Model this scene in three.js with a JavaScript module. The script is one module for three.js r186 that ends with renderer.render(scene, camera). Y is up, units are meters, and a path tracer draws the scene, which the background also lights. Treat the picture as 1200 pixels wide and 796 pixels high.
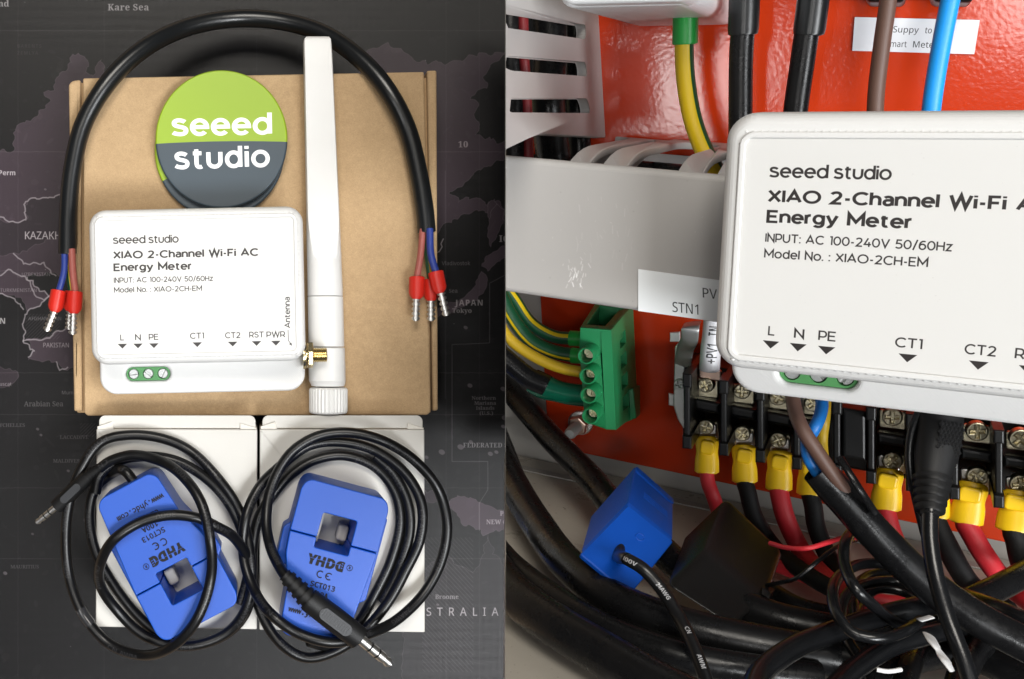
import * as THREE from 'three';
import { mergeGeometries } from 'three/addons/utils/BufferGeometryUtils.js';
import { RoundedBoxGeometry } from 'three/addons/geometries/RoundedBoxGeometry.js';
import { ImprovedNoise } from 'three/addons/math/ImprovedNoise.js';
import { RectAreaLightUniformsLib } from 'three/addons/lights/RectAreaLightUniformsLib.js';

// ---------------------------------------------------------------- camera, light, exposure
const V3 = THREE.Vector3, D = 0.476;
const scene = new THREE.Scene();
const camera = new THREE.PerspectiveCamera(2 * Math.atan(398 / 1400) * 180 / Math.PI, 1200 / 796, 0.02, 30);
camera.position.set(0, D, 0); camera.up.set(0, 0, -1); camera.lookAt(0, 0, 0);
camera.setViewOffset(1200, 796, 304, 0, 1200, 796);      // the lens is shifted: it stands above the left half
const renderer = new THREE.WebGLRenderer();
renderer.toneMapping = THREE.LinearToneMapping; renderer.toneMappingExposure = 0.95;
renderer.shadowMap.enabled = true;
scene.background = new THREE.Color(0.045, 0.045, 0.047);
RectAreaLightUniformsLib.init();
const UNSEEN_LAMPS = [   // x, y, z, width, height, radiance, colour, what it lights; all lamps are out of view
  [-0.1, 2.6, -1.3, 1.2, 1.0, 12.5, [1, 0.95, 0.87], 'unseen wide warm ceiling light panel, lighting the desk from its far edge'],
  [1.25, 2.0, 0.55, 0.9, 0.9, 15, [0.96, 0.98, 1], 'unseen wide cool light panel on the right, lighting the cabinet front'],
  [0.7, 2.3, 0.95, 0.9, 0.6, 30, [0.97, 0.99, 1], 'unseen light panel on the near side, lighting the front faces in the cabinet'],
  [-1.33, 2.6, 0.455, 0.21, 0.23, 24, [1, 0.98, 0.96], 'unseen small ceiling light panel left of the desk, reflected in the red panel'],
  [-1.145, 2.6, 0.39, 0.09, 0.22, 24, [1, 0.98, 0.96], 'unseen small ceiling light panel nearer the middle, reflected in the red panel'],
  [-0.5, 2.6, 0.2, 0.22, 0.28, 24, [1, 0.98, 0.96], 'unseen small ceiling light panel almost over the desk, reflected in the red panel'],
];

// ---------------------------------------------------------------- helpers
let seed = 7; const rnd = () => { seed = (seed * 16807) % 2147483647; return seed / 2147483647; };
const noise = new ImprovedNoise(), NZ = (x, y, z = 0.37) => noise.noise(x, y, z);
const P = (x, y, z) => new V3((x - 296) / 1400 * z, D - z, (y - 398) / 1400 * z);       // a pixel of the photograph at a distance z
const names = {};
const numbered = (n) => { const k = names[n] = (names[n] ?? -1) + 1; return k ? n + '_' + String(k).padStart(3, '0') : n; };
class Frame {                                                                          // a plane with axes u (right), v (up), n (towards the viewer)
  constructor(o, u, n) { this.o = o; this.n = n.clone().normalize(); this.u = u.clone().addScaledVector(this.n, -u.dot(this.n)).normalize(); this.v = this.n.clone().cross(this.u); this.m = new THREE.Matrix4().makeBasis(this.u, this.v, this.n).setPosition(o); }
  at(x, y, h = 0) { const c = new V3(0, D, 0), d = P(x, y, 1).sub(c), t = (this.o.clone().sub(c).dot(this.n) + h) / d.dot(this.n); return d.multiplyScalar(t).add(c); }
  uv(x, y, h = 0) { const p = this.at(x, y, h).sub(this.o); return new THREE.Vector2(p.dot(this.u), p.dot(this.v)); }
  p(a, b, h = 0) { return this.o.clone().addScaledVector(this.u, a).addScaledVector(this.v, b).addScaledVector(this.n, h); }
}
const X = new V3(1, 0, 0), Y = new V3(0, 1, 0), Z = new V3(0, 0, 1);
const L = new Frame(new V3(0, 0, 0), X, Y);
function roundShape(pts, r) {                                                          // closed outline with rounded corners
  const s = new THREE.Shape(), n = pts.length;
  pts.forEach((p, i) => {
    const a = pts[(i + n - 1) % n], b = pts[(i + 1) % n], ri = Math.min(Array.isArray(r) ? r[i] : r, p.distanceTo(a) * 0.48, p.distanceTo(b) * 0.48);
    const q = p.clone().lerp(a, ri / p.distanceTo(a)), w = p.clone().lerp(b, ri / p.distanceTo(b));
    i ? s.lineTo(q.x, q.y) : s.moveTo(q.x, q.y);
    if (ri > 0) s.bezierCurveTo(q.x + (p.x - q.x) * 0.55, q.y + (p.y - q.y) * 0.55, w.x + (p.x - w.x) * 0.55, w.y + (p.y - w.y) * 0.55, w.x, w.y);
  });
  s.closePath(); return s;
}
const mergeG = (list) => mergeGeometries(list.map((g) => { const q = g.index ? g.toNonIndexed() : g.clone(); for (const k of Object.keys(q.attributes)) if (!['position', 'normal', 'uv'].includes(k)) q.deleteAttribute(k); return q; }));
function slab(fr, pts, top, th, { r = 0, bev = 0, holes = [], seg = 3 } = {}) {         // local outline pulled along n; its top face lies at height top
  const s = roundShape(pts, r); s.holes = holes;
  const b = Math.min(bev, th * 0.45);
  const g = new THREE.ExtrudeGeometry(s, { depth: th - 2 * b, bevelEnabled: b > 0, bevelThickness: b, bevelSize: b, bevelOffset: -b, bevelSegments: seg, curveSegments: 8 });
  g.translate(0, 0, top - th + b); return g.applyMatrix4(fr.m);
}
const plate = (fr, px, top, th, o) => slab(fr, px.map(([x, y]) => fr.uv(x, y, top)), top, th, o);
const rectPts = (x0, y0, x1, y1) => [[x0, y0], [x1, y0], [x1, y1], [x0, y1]].map((p) => new THREE.Vector2(...p));
function hex(c, r = 0.08, seg = 3) {                                                    // rounded box stretched between 8 corners: front TL TR BR BL, then back
  const g = new RoundedBoxGeometry(1, 1, 1, seg, r), p = g.attributes.position, v = new V3();
  for (let i = 0; i < p.count; i++) {
    const x = p.getX(i) + 0.5, y = 0.5 - p.getY(i), z = 0.5 - p.getZ(i); v.set(0, 0, 0);
    c.forEach((q, k) => { const fx = [0, 1, 1, 0][k % 4] ? x : 1 - x, fy = k % 4 > 1 ? y : 1 - y, fz = k > 3 ? z : 1 - z; v.addScaledVector(q, fx * fy * fz); });
    p.setXYZ(i, v.x, v.y, v.z);
  }
  g.computeVertexNormals(); const q = g.toNonIndexed ? g : g; return smooth(q);
}
function smooth(g, limit = 0.76) {                                                                    // averages normals of coincident corners that turn less than 40 degrees
  const q = g.index ? g.toNonIndexed() : g; q.computeVertexNormals();
  const p = q.attributes.position, n = q.attributes.normal, map = new Map(), key = (i) => [p.getX(i), p.getY(i), p.getZ(i)].map((x) => Math.round(x * 2e5)).join();
  for (let i = 0; i < p.count; i++) { const k = key(i); (map.get(k) ?? map.set(k, []).get(k)).push(i); }
  const out = new Float32Array(p.count * 3), a = new V3(), b = new V3(), s = new V3();
  for (let i = 0; i < p.count; i++) { a.fromBufferAttribute(n, i); s.set(0, 0, 0); for (const j of map.get(key(i))) { b.fromBufferAttribute(n, j); if (a.dot(b) > limit) s.add(b); } s.normalize(); out.set([s.x, s.y, s.z], i * 3); }
  q.setAttribute('normal', new THREE.BufferAttribute(out, 3)); return q;
}
// a round or flattened tube along a path; v = 0.5 faces up, u runs in metres
function tube(pts, rad, { seg = 0, rs = 14, flat = 1, closed = false, cap = true, ref = Y, round = 0, unit = false } = {}) {
  const c = new THREE.CatmullRomCurve3(pts, closed, 'centripetal'), len = c.getLength(), n = seg || Math.max(8, Math.min(260, Math.round(len / 0.0016)));
  c.arcLengthDivisions = n * 4; c.updateArcLengths();
  const R = typeof rad === 'function' ? rad : () => rad, pos = [], nor = [], uv = [], idx = [];
  const rows = [];
  for (let i = 0; i <= n; i++) rows.push([i / n, R(i / n), 0]);
  if (cap && !closed) { const e = round || 0.15 * R(0), e1 = round || 0.15 * R(1); rows.unshift([0, 0, -e], [0, R(0) * 0.75, -e * 0.72]); rows.push([1, R(1) * 0.75, e1 * 0.72], [1, 0, e1]); }
  const last = new V3();
  rows.forEach(([t, r, off]) => {
    const p = c.getPointAt(t), T = c.getTangentAt(t), e1 = ref.clone().addScaledVector(T, -ref.dot(T));
    if (e1.length() < 0.15 && last.lengthSq()) e1.copy(last).addScaledVector(T, -last.dot(T));
    e1.normalize(); last.copy(e1); const e2 = e1.clone().cross(T); p.addScaledVector(T, off);
    for (let k = 0; k <= rs; k++) {
      const a = (k / rs) * 2 * Math.PI - Math.PI, d = e1.clone().multiplyScalar(Math.cos(a) * flat).addScaledVector(e2, Math.sin(a)), q = p.clone().addScaledVector(d, r);
      pos.push(q.x, q.y, q.z); const m = e1.clone().multiplyScalar(Math.cos(a) / flat).addScaledVector(e2, Math.sin(a)); if (off) m.multiplyScalar(r / R(t)).addScaledVector(T, Math.sign(off) * (1.05 - r / R(t))); m.normalize(); nor.push(m.x, m.y, m.z); uv.push(t * len, unit ? k / rs : (k / rs) * 2 * Math.PI * R(0.5));
    }
  });
  const w = rs + 1;
  for (let i = 0; i < rows.length - 1; i++) for (let k = 0; k < rs; k++) { const a = i * w + k, b = a + w; idx.push(a, b, a + 1, b, b + 1, a + 1); }
  const g = new THREE.BufferGeometry(); g.setIndex(idx);
  g.setAttribute('position', new THREE.Float32BufferAttribute(pos, 3)); g.setAttribute('normal', new THREE.Float32BufferAttribute(nor, 3)); g.setAttribute('uv', new THREE.Float32BufferAttribute(uv, 2));
  return g;
}
const W = (px, z) => px / 2 / 1400 * z;                                                 // half of a width in pixels, at a distance
const cut = (g) => { const p = g.attributes.position; for (let i = 0; i < p.count; i++) p.setX(i, Math.max(p.getX(i), 0.21214 * (D - p.getY(i)))); return g; };   // the cabinet ends flush at its open side
const turnTo = (o, n, u = X) => new Frame(o, Math.abs(u.dot(n)) > 0.95 ? Z : u, n);
function disc(fr, r, h0, h1, bev = 0, seg = 24) {                                       // turned disc from h0 to h1 on a frame
  const pts = bev ? [[0, h0], [r, h0], [r, h1 - bev], [r - bev * 0.3, h1 - bev * 0.3], [r - bev, h1], [0, h1]] : [[0, h0], [r, h0], [r, h1], [0, h1]];
  return smooth(new THREE.LatheGeometry(pts.map((p) => new THREE.Vector2(...p)), seg).rotateX(Math.PI / 2).applyMatrix4(fr.m));
}
function crossScrew(fr, r, slotTurn = 0.5, single = false) {                            // pan head with a real recess
  const a = r * 0.62, w = r * 0.13, hole = new THREE.Path(), c = Math.cos(slotTurn), s = Math.sin(slotTurn);
  const out = single ? [[-r * 1.1, -w], [r * 1.1, -w], [r * 1.1, w], [-r * 1.1, w]] : [[-a, -w], [-w, -w], [-w, -a], [w, -a], [w, -w], [a, -w], [a, w], [w, w], [w, a], [-w, a], [-w, w], [-a, w]];
  const list = [];
  if (single) for (const sgn of [-1, 1]) {
    const sh = new THREE.Shape(), a0 = Math.asin(w / r); sh.absarc(0, 0, r, a0, Math.PI - a0, false); sh.closePath();
    const g = new THREE.ExtrudeGeometry(sh, { depth: r * 0.3, bevelEnabled: true, bevelThickness: r * 0.1, bevelSize: r * 0.08, bevelOffset: -r * 0.08, bevelSegments: 2, curveSegments: 12 });
    list.push(g.translate(0, w * 0.5, 0).rotateZ(slotTurn + (sgn > 0 ? 0 : Math.PI)));
  } else {
    out.forEach(([x, y], i) => hole[i ? 'lineTo' : 'moveTo'](x * c - y * s, x * s + y * c)); hole.closePath();
    const sh = new THREE.Shape(); sh.absarc(0, 0, r, 0, 2 * Math.PI); sh.holes.push(hole);
    list.push(new THREE.ExtrudeGeometry(sh, { depth: r * 0.3, bevelEnabled: true, bevelThickness: r * 0.22, bevelSize: r * 0.16, bevelOffset: -r * 0.16, bevelSegments: 3, curveSegments: 14 }));
  }
  const base = new THREE.CylinderGeometry(r * 0.96, r, r * 0.5, 24).rotateX(Math.PI / 2).translate(0, 0, -r * 0.25);
  return mergeG([...list, base]).applyMatrix4(fr.m);
}
// ---------------------------------------------------------------- textures and materials
function field(w, h, fn, srgb = true) {                                                // small computed texture
  const d = new Uint8Array(w * h * 4);
  for (let y = 0; y < h; y++) for (let x = 0; x < w; x++) { const c = fn(x, y); d.set([c[0], c[1], c[2], 255].map((v) => Math.max(0, Math.min(255, v))), (y * w + x) * 4); }
  const t = new THREE.DataTexture(d, w, h); t.magFilter = THREE.LinearFilter; t.wrapS = t.wrapT = THREE.RepeatWrapping; if (srgb) t.colorSpace = THREE.SRGBColorSpace; t.needsUpdate = true; return t;
}
const rep = (t, size) => { const c = t.clone(); c.repeat.set(1 / size, 1 / size); c.needsUpdate = true; return c; };
function canvasTex(w, h, draw) {
  const c = document.createElement('canvas'); c.width = w; c.height = h; draw(c.getContext('2d'), w, h);
  const t = new THREE.CanvasTexture(c); t.colorSpace = THREE.SRGBColorSpace; t.wrapS = t.wrapT = THREE.RepeatWrapping; return t;
}
const wrapN = (x, y, s, n) => { const a = x / n, b = y / n, q = (i, j) => NZ((x + i * n) / s, (y + j * n) / s); return (q(0, 0) * (1 - a) + q(-1, 0) * a) * (1 - b) + (q(0, -1) * (1 - a) + q(-1, -1) * a) * b; };   // noise that repeats without a seam
const grain = field(256, 256, (x, y) => { const v = 128 + 60 * wrapN(x, y, 3.1, 256) + 60 * wrapN(x, y, 9.7, 256) + 30 * (rnd() - 0.5); return [v, v, v]; }, false);
const peel = field(512, 512, (x, y) => { const v = 128 + 110 * wrapN(x, y, 8.5, 512) + 40 * wrapN(x, y, 4.2, 512) + 30 * wrapN(x, y, 26, 512); return [v, v, v]; }, false);
const scuff = field(512, 512, (x, y) => { const v = 150 + 90 * wrapN(x, y, 60, 512) + 60 * wrapN(x, y, 11, 512) + 25 * (rnd() - 0.5); return [v, v, v]; }, false);
const printLines = field(128, 128, (x, y) => { const v = 128 + 70 * Math.sin((x + y) / 128 * 2 * Math.PI * 8) + 40 * (rnd() - 0.5); return [v, v, v]; }, false);
const kraftT = field(1024, 1024, (x, y) => { const f = 11 * wrapN(x, y, 5, 1024) + 8 * wrapN(x, y, 17, 1024) + 9 * wrapN(x, y, 90, 1024) + 16 * (rnd() - 0.5) + (rnd() < 0.012 ? -26 : 0) + (rnd() < 0.008 ? 22 : 0); return [182 + f, 153 + f * 0.95, 116 + f * 0.85]; });
const std = (o) => new THREE.MeshStandardMaterial(o), phy = (o) => new THREE.MeshPhysicalMaterial(o);
const lin = (r, g, b) => new THREE.Color().setRGB(r, g, b);
const M = {
  kraft: std({ map: rep(kraftT, 0.13), roughness: 0.88, bumpMap: rep(grain, 0.02), bumpScale: 0.00004 }),
  kraftEdge: std({ map: rep(kraftT, 0.11), color: lin(0.85, 0.82, 0.78), roughness: 0.92 }),
  lid: std({ color: lin(0.71, 0.705, 0.69), roughness: 0.42, bumpMap: rep(grain, 0.012), bumpScale: 0.00003 }),
  printed: std({ color: lin(0.76, 0.755, 0.74), roughness: 0.45, bumpMap: rep(printLines, 0.0066), bumpScale: 0.000022 }),
  antenna: std({ color: lin(0.75, 0.745, 0.73), roughness: 0.38 }),
  carton: std({ color: lin(0.60, 0.585, 0.55), roughness: 0.6, bumpMap: rep(grain, 0.02), bumpScale: 0.00003 }),
  cartonEdge: std({ color: lin(0.72, 0.69, 0.63), roughness: 0.8 }),
  pvc: phy({ color: lin(0.008, 0.009, 0.010), roughness: 0.28, roughnessMap: null, bumpMap: rep(grain, 0.03), bumpScale: 0.00003 }),
  rubber: phy({ specularIntensity: 0.55, color: lin(0.006, 0.0063, 0.0066), roughness: 0.5, roughnessMap: rep(scuff, 0.05), bumpMap: rep(grain, 0.02), bumpScale: 0.00005 }),
  cord: phy({ specularIntensity: 1, color: lin(0.005, 0.0053, 0.006), roughness: 0.27, bumpMap: rep(grain, 0.02), bumpScale: 0.00003 }),
  plug: phy({ specularIntensity: 0.6, color: lin(0.007, 0.007, 0.0073), roughness: 0.5, bumpMap: rep(grain, 0.006), bumpScale: 0.00003 }),
  grip: std({ color: lin(0.03, 0.032, 0.036), roughness: 0.55 }),
  blackPlastic: phy({ specularIntensity: 0.7, color: lin(0.006, 0.006, 0.006), roughness: 0.36, bumpMap: rep(grain, 0.01), bumpScale: 0.00002 }),
  matteBlack: phy({ specularIntensity: 1, color: lin(0.009, 0.0085, 0.0085), roughness: 0.27, bumpMap: rep(grain, 0.006), bumpScale: 0.00003 }),
  blue: std({ color: lin(0.002, 0.072, 0.44), roughness: 0.42, bumpMap: rep(grain, 0.01), bumpScale: 0.00003 }),
  red: phy({ color: lin(0.47, 0.034, 0.006), roughness: 0.12, specularIntensity: 0.65, bumpMap: rep(peel, 0.075), bumpScale: 0.000028 }),
  duct: std({ color: lin(0.415, 0.40, 0.39), roughness: 0.45, bumpMap: rep(grain, 0.03), bumpScale: 0.00002 }),
  grey: std({ color: lin(0.34, 0.325, 0.30), roughness: 0.62, roughnessMap: rep(scuff, 0.12) }),
  whiteBox: std({ color: lin(0.72, 0.73, 0.74), roughness: 0.4 }),
  steel: std({ color: lin(0.72, 0.71, 0.68), metalness: 1, roughness: 0.32, roughnessMap: null, bumpMap: rep(grain, 0.01), bumpScale: 0.00003 }),
  zinc: std({ color: lin(0.62, 0.63, 0.62), metalness: 0.7, roughness: 0.42, bumpMap: rep(grain, 0.012), bumpScale: 0.00004 }),
  brass: std({ color: lin(0.74, 0.62, 0.36), metalness: 1, roughness: 0.25 }),
  yellowZinc: std({ color: lin(0.76, 0.70, 0.50), metalness: 1, roughness: 0.3, bumpMap: rep(grain, 0.004), bumpScale: 0.00003 }),
  copper: std({ color: lin(0.72, 0.52, 0.42), metalness: 1, roughness: 0.32 }),
  terminalGreen: std({ color: lin(0.09, 0.30, 0.10), roughness: 0.42 }),
  earthGreen: std({ color: lin(0.012, 0.25, 0.085), roughness: 0.42, bumpMap: rep(grain, 0.01), bumpScale: 0.00003 }),
  sleeveGreen: std({ color: lin(0.015, 0.33, 0.05), roughness: 0.35 }),
  darkGreen: phy({ color: lin(0.003, 0.10, 0.055), roughness: 0.22 }),
  ferruleRed: phy({ color: lin(0.62, 0.022, 0.012), roughness: 0.34 }),
  wireBlue: std({ color: lin(0.022, 0.045, 0.25), roughness: 0.36 }),
  wireBrown: std({ color: lin(0.36, 0.10, 0.08), roughness: 0.4 }),
  brownCable: std({ color: lin(0.105, 0.055, 0.040), roughness: 0.5, bumpMap: rep(grain, 0.02), bumpScale: 0.00003 }),
  skyBlue: std({ color: lin(0.010, 0.30, 0.80), roughness: 0.42 }),
  wireRed: std({ color: lin(0.52, 0.018, 0.028), roughness: 0.55, bumpMap: rep(grain, 0.012), bumpScale: 0.00008 }),
  wireBlack: phy({ specularIntensity: 0.5, color: lin(0.007, 0.007, 0.0075), roughness: 0.6, bumpMap: rep(grain, 0.008), bumpScale: 0.0001 }),
  wireYellow: std({ color: lin(0.62, 0.40, 0.02), roughness: 0.42 }),
  lugYellow: phy({ color: lin(0.83, 0.52, 0.009), roughness: 0.33 }),
  tie: std({ color: lin(0.72, 0.72, 0.72), roughness: 0.4 }),
  lampFrame: std({ color: lin(0.7, 0.7, 0.7), roughness: 0.5 }),
};
M.twoTone = (yellow) => std({ roughness: 0.4, map: canvasTex(16, 128, (g, w, h) => { g.fillStyle = '#d9b80e'; g.fillRect(0, 0, w, h); g.fillStyle = '#0c4a2c'; for (const [a, b] of yellow) g.fillRect(0, (1 - b) * h, w, (b - a) * h); }) });

M.rubberDust = canvasTex(1024, 1024, (g) => { g.fillStyle = '#131314'; g.fillRect(0, 0, 1024, 1024); for (let k = 0; k < 900; k++) { g.fillStyle = `rgba(150,146,140,${0.05 + 0.25 * rnd() ** 3})`; g.fillRect(rnd() * 1024, rnd() * 1024, 1 + rnd() * 3, 1 + rnd() * 2); } for (let k = 0; k < 110; k++) { g.strokeStyle = `rgba(120,118,115,${0.05 + 0.16 * rnd()})`; g.lineWidth = 1 + rnd() * 1.5; const x = rnd() * 1024, y = rnd() * 1024; g.beginPath(); g.moveTo(x, y); g.lineTo(x + 60 * (rnd() - 0.3), y + 24 * (rnd() - 0.5)); g.stroke(); } });
M.rubber.map = M.wireBlack.map = rep(M.rubberDust, 0.08); M.rubber.color = M.wireBlack.color = lin(1, 1, 1); delete M.rubberDust;
M.cordPrint = phy({ roughness: 0.33, specularIntensity: 0.8, map: (() => { const t = canvasTex(1024, 64, (g, w, h) => { g.fillStyle = '#0f0f10'; g.fillRect(0, 0, w, h); g.fillStyle = '#3c3c3e'; g.font = '15px sans-serif'; for (const [s, x] of [['POWER', 40], ['24AWG', 260], ['300V', 420], ['CN AWM', 700]]) { g.save(); g.translate(x, 40); g.scale(1.7, 1); g.fillText(s, 0, 0); g.restore(); } for (let k = 0; k < 60; k++) { g.fillStyle = `rgba(150,148,145,${0.1 + 0.3 * rnd()})`; g.fillRect(rnd() * w, rnd() * h, 2, 1); } }); t.repeat.set(1 / 0.13, 1); return t; })() });
M.ductCover = M.duct.clone(); M.ductCover.map = (() => { const t = canvasTex(1024, 1024, (g) => { g.fillStyle = '#aba8a5'; g.fillRect(0, 0, 1024, 1024); g.lineCap = 'round'; const mark = (x, y, l, a, w) => { g.strokeStyle = `rgba(246,246,246,${a})`; g.lineWidth = w; g.beginPath(); g.moveTo(x, y); g.lineTo(x + (rnd() - 0.35) * 8, y + l); g.stroke(); }; for (let k = 0; k < 34; k++) mark(146 + 32 * (rnd() + rnd() - 1), 205 + 42 * (rnd() + rnd() - 1), 3 + 7 * rnd(), 0.25 + 0.45 * rnd(), 0.8 + 1.2 * rnd()); for (let k = 0; k < 26; k++) mark(190 + 110 * (rnd() - 0.5), 110 + 130 * (rnd() - 0.5), 4 + 12 * rnd(), 0.06 + 0.12 * rnd(), 0.8 + rnd()); for (let k = 0; k < 60; k++) mark(rnd() * 900, rnd() * 400, 1 + 2 * rnd(), 0.1 + 0.3 * rnd(), 1); for (let k = 0; k < 40; k++) { g.fillStyle = `rgba(90,84,80,${0.06 + 0.14 * rnd()})`; g.fillRect(rnd() * 1024, rnd() * 400, 1 + 2 * rnd(), 1 + 2 * rnd()); } }); t.repeat.set(1 / 0.14, 1 / 0.14); return t; })(); M.ductCover.color = lin(1, 1, 1);

// ---------------------------------------------------------------- things, parts
function part(name, geo, mat, parent, label) {
  const m = new THREE.Mesh(geo, mat); m.name = name; m.castShadow = m.receiveShadow = true; if (label) m.userData.label = label;
  if (parent) parent.add(m); return m;
}
const groupsToBase = [];
function thing(name, label, category, group) { const g = new THREE.Group(); g.name = numbered(name); g.userData = { label, category }; if (group) g.userData.group = group; scene.add(g); groupsToBase.push(g); return g; }
function single(name, label, category, geo, mat, group) { const m = part(numbered(name), geo, mat, scene); m.userData = { label, category }; if (group) m.userData.group = group; return m; }
function setting(name, geo, mat) { const m = part(numbered(name), geo, mat, scene); m.userData = { kind: 'structure' }; return m; }
function toBase() {                                                                    // put every group's origin at its base
  for (const g of groupsToBase) { const b = new THREE.Box3().setFromObject(g), c = b.getCenter(new V3()); g.position.set(c.x, b.min.y, c.z); for (const o of g.children) o.position.sub(g.position); }
}
function sheet(c, n, th = 0.0002) {                                                    // thin label: front with uv 0..1, real edges
  const b = c.map((p) => p.clone().addScaledVector(n, -th)), g = new THREE.BufferGeometry(), pos = [], uv = [], q = (a, ua) => { for (const i of [0, 3, 2, 0, 2, 1]) { pos.push(a[i].x, a[i].y, a[i].z); uv.push(...ua[i]); } };
  q(c, [[0, 1], [1, 1], [1, 0], [0, 0]]);
  for (let i = 0; i < 4; i++) { const j = (i + 1) % 4; q([c[j], c[i], b[i], b[j]], Array(4).fill([0.004, 0.004])); }
  g.setAttribute('position', new THREE.Float32BufferAttribute(pos, 3)); g.setAttribute('uv', new THREE.Float32BufferAttribute(uv, 2)); g.computeVertexNormals(); return g;
}
// geometric sans drawn with strokes: [width, path], cap height 70, baseline at 0
const GL = {
  O: [74, 'M0 -35A37 35 0 1 1 74 -35A37 35 0 1 1 0 -35'], C: [62, 'M62 -60A36 35 0 1 0 62 -10'], A: [64, 'M0 0L32 -70L64 0M11 -21L53 -21'], X: [54, 'M0 0L54 -70M0 -70L54 0'], I: [0, 'M0 3V-73'],
  2: [48, 'M2 -58C14 -76 46 -72 44 -50C43 -36 22 -22 4 0H50'], '-': [22, 'M0 -27H22'], h: [40, 'M0 3V-76M0 -30C2 -58 40 -58 40 -30V3'], a: [38, 'M3 -45C14 -55 38 -55 38 -32V3M38 -30H18C-4 -30 -4 0 18 0C30 0 38 -8 38 -18'],
  n: [40, 'M0 3V-55M0 -30C2 -58 40 -58 40 -30V3'], e: [46, 'M1 -26H46A23 26 0 1 0 40 -8'], l: [0, 'M0 3V-76'], W: [88, 'M0 -73L22 0L44 -72L66 0L88 -73'], i: [0, 'M0 3V-55M0 -75V-64'], F: [42, 'M0 3V-70H44M0 -34H38'],
  E: [46, 'M48 0H0V-70H47M0 -36H42'], r: [20, 'M0 3V-55M0 -28C0 -44 8 -52 22 -52'], g: [44, 'M44 -55V-4C44 26 12 24 3 12M44 -27A22 25 0 1 0 0 -27A22 25 0 1 0 44 -27'], y: [46, 'M0 -55L23 0M46 -55L20 8C16 18 8 20 2 16'],
  M: [68, 'M0 3V-70L34 -20L68 -70V3'], t: [28, 'M9 -67V-16C9 0 19 2 28 -2M-3 -52H27'], N: [52, 'M0 3V-70L52 0V-73'], P: [46, 'M0 3V-70H26C54 -70 54 -24 26 -24H0'], U: [52, 'M0 -73V-28C0 9 52 9 52 -28V-73'], T: [54, 'M-2 -70H56M27 -70V3'],
  V: [60, 'M0 -73L30 0L60 -73'], 1: [16, 'M0 -70H16V3'], 0: [52, 'M0 -35A26 35 0 1 1 52 -35A26 35 0 1 1 0 -35'], 4: [50, 'M38 3V-40M30 -73L2 -18H54'], 5: [46, 'M44 -70H8L4 -40C30 -46 46 -36 46 -21C46 4 10 4 0 -10'],
  6: [46, 'M44 -66C20 -76 0 -60 0 -26M0 -22A23 22 0 1 1 46 -22A23 22 0 1 1 0 -22'], '/': [30, 'M0 10L30 -80'], H: [52, 'M0 3V-73M52 3V-73M0 -36H52'], z: [38, 'M-1 -52H38L2 0H41'], o: [50, 'M0 -26A25 26 0 1 1 50 -26A25 26 0 1 1 0 -26'],
  d: [46, 'M46 -76V3M46 -26A23 26 0 1 0 0 -26A23 26 0 1 0 46 -26'], '.': [0, 'M0 -8V3'], ':': [0, 'M0 -8V3M0 -52V-41'], L: [40, 'M0 -73V0H43'], R: [48, 'M0 3V-70H26C54 -70 54 -24 26 -24H0M28 -24L50 3'], S: [46, 'M44 -60C30 -74 2 -72 3 -53C4 -30 46 -42 46 -18C46 4 14 4 0 -11'],
  s: [41, 'M38 -46C24 -57 2 -54 4 -40C6 -24 41 -32 41 -14C41 4 14 2 0 -7'], u: [42, 'M0 -55V-22C0 7 42 7 42 -22V-55'], ' ': [18, ''],
};
function stroke(g, text, x0, x1, y, capH, wt, gap = 20) {                              // fitted between x0 and x1, standing on y
  let w = 0; for (const ch of text) w += GL[ch][0] + gap; w += wt - gap;
  const ky = capH / (70 + wt), kx = (x1 - x0) / w;
  g.save(); g.translate(x0, y - wt / 2 * ky); g.scale(kx, ky); g.translate(wt / 2, 0); g.lineWidth = wt; g.lineJoin = 'miter'; g.lineCap = 'butt';
  for (const ch of text) { const [a, d] = GL[ch]; if (d) g.stroke(new Path2D(d)); g.translate(a + gap, 0); }
  g.restore();
}

// ---------------------------------------------------------------- lamps out of view, placed for their light and reflections
for (const [x, y, z, w, h, I, c, label] of UNSEEN_LAMPS) {
  const t = thing('unseen_lamp', label, 'ceiling light', 'unseen light panels'), f = new Frame(new V3(x, y, z), X, new V3(0, -1, 0));
  const rim = roundShape(rectPts(-w / 2 - 0.03, -h / 2 - 0.03, w / 2 + 0.03, h / 2 + 0.03), 0.01);
  part('frame', slab(f, rectPts(-w / 2 - 0.03, -h / 2 - 0.03, w / 2 + 0.03, h / 2 + 0.03), -0.012, 0.04, { bev: 0.004 }), M.lampFrame, t);
  part('diffuser', slab(f, rectPts(-w / 2, -h / 2, w / 2, h / 2), -0.004, 0.006), std({ color: lin(0.8, 0.8, 0.8), emissive: lin(...c), emissiveIntensity: 3 }), t);
  const a = new THREE.RectAreaLight(lin(...c), I, w, h); a.name = 'unseen_light'; a.position.set(x, y - 0.002, z); a.up.set(0, 0, 1); a.lookAt(x, 0, z); scene.add(a);
}

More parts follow.
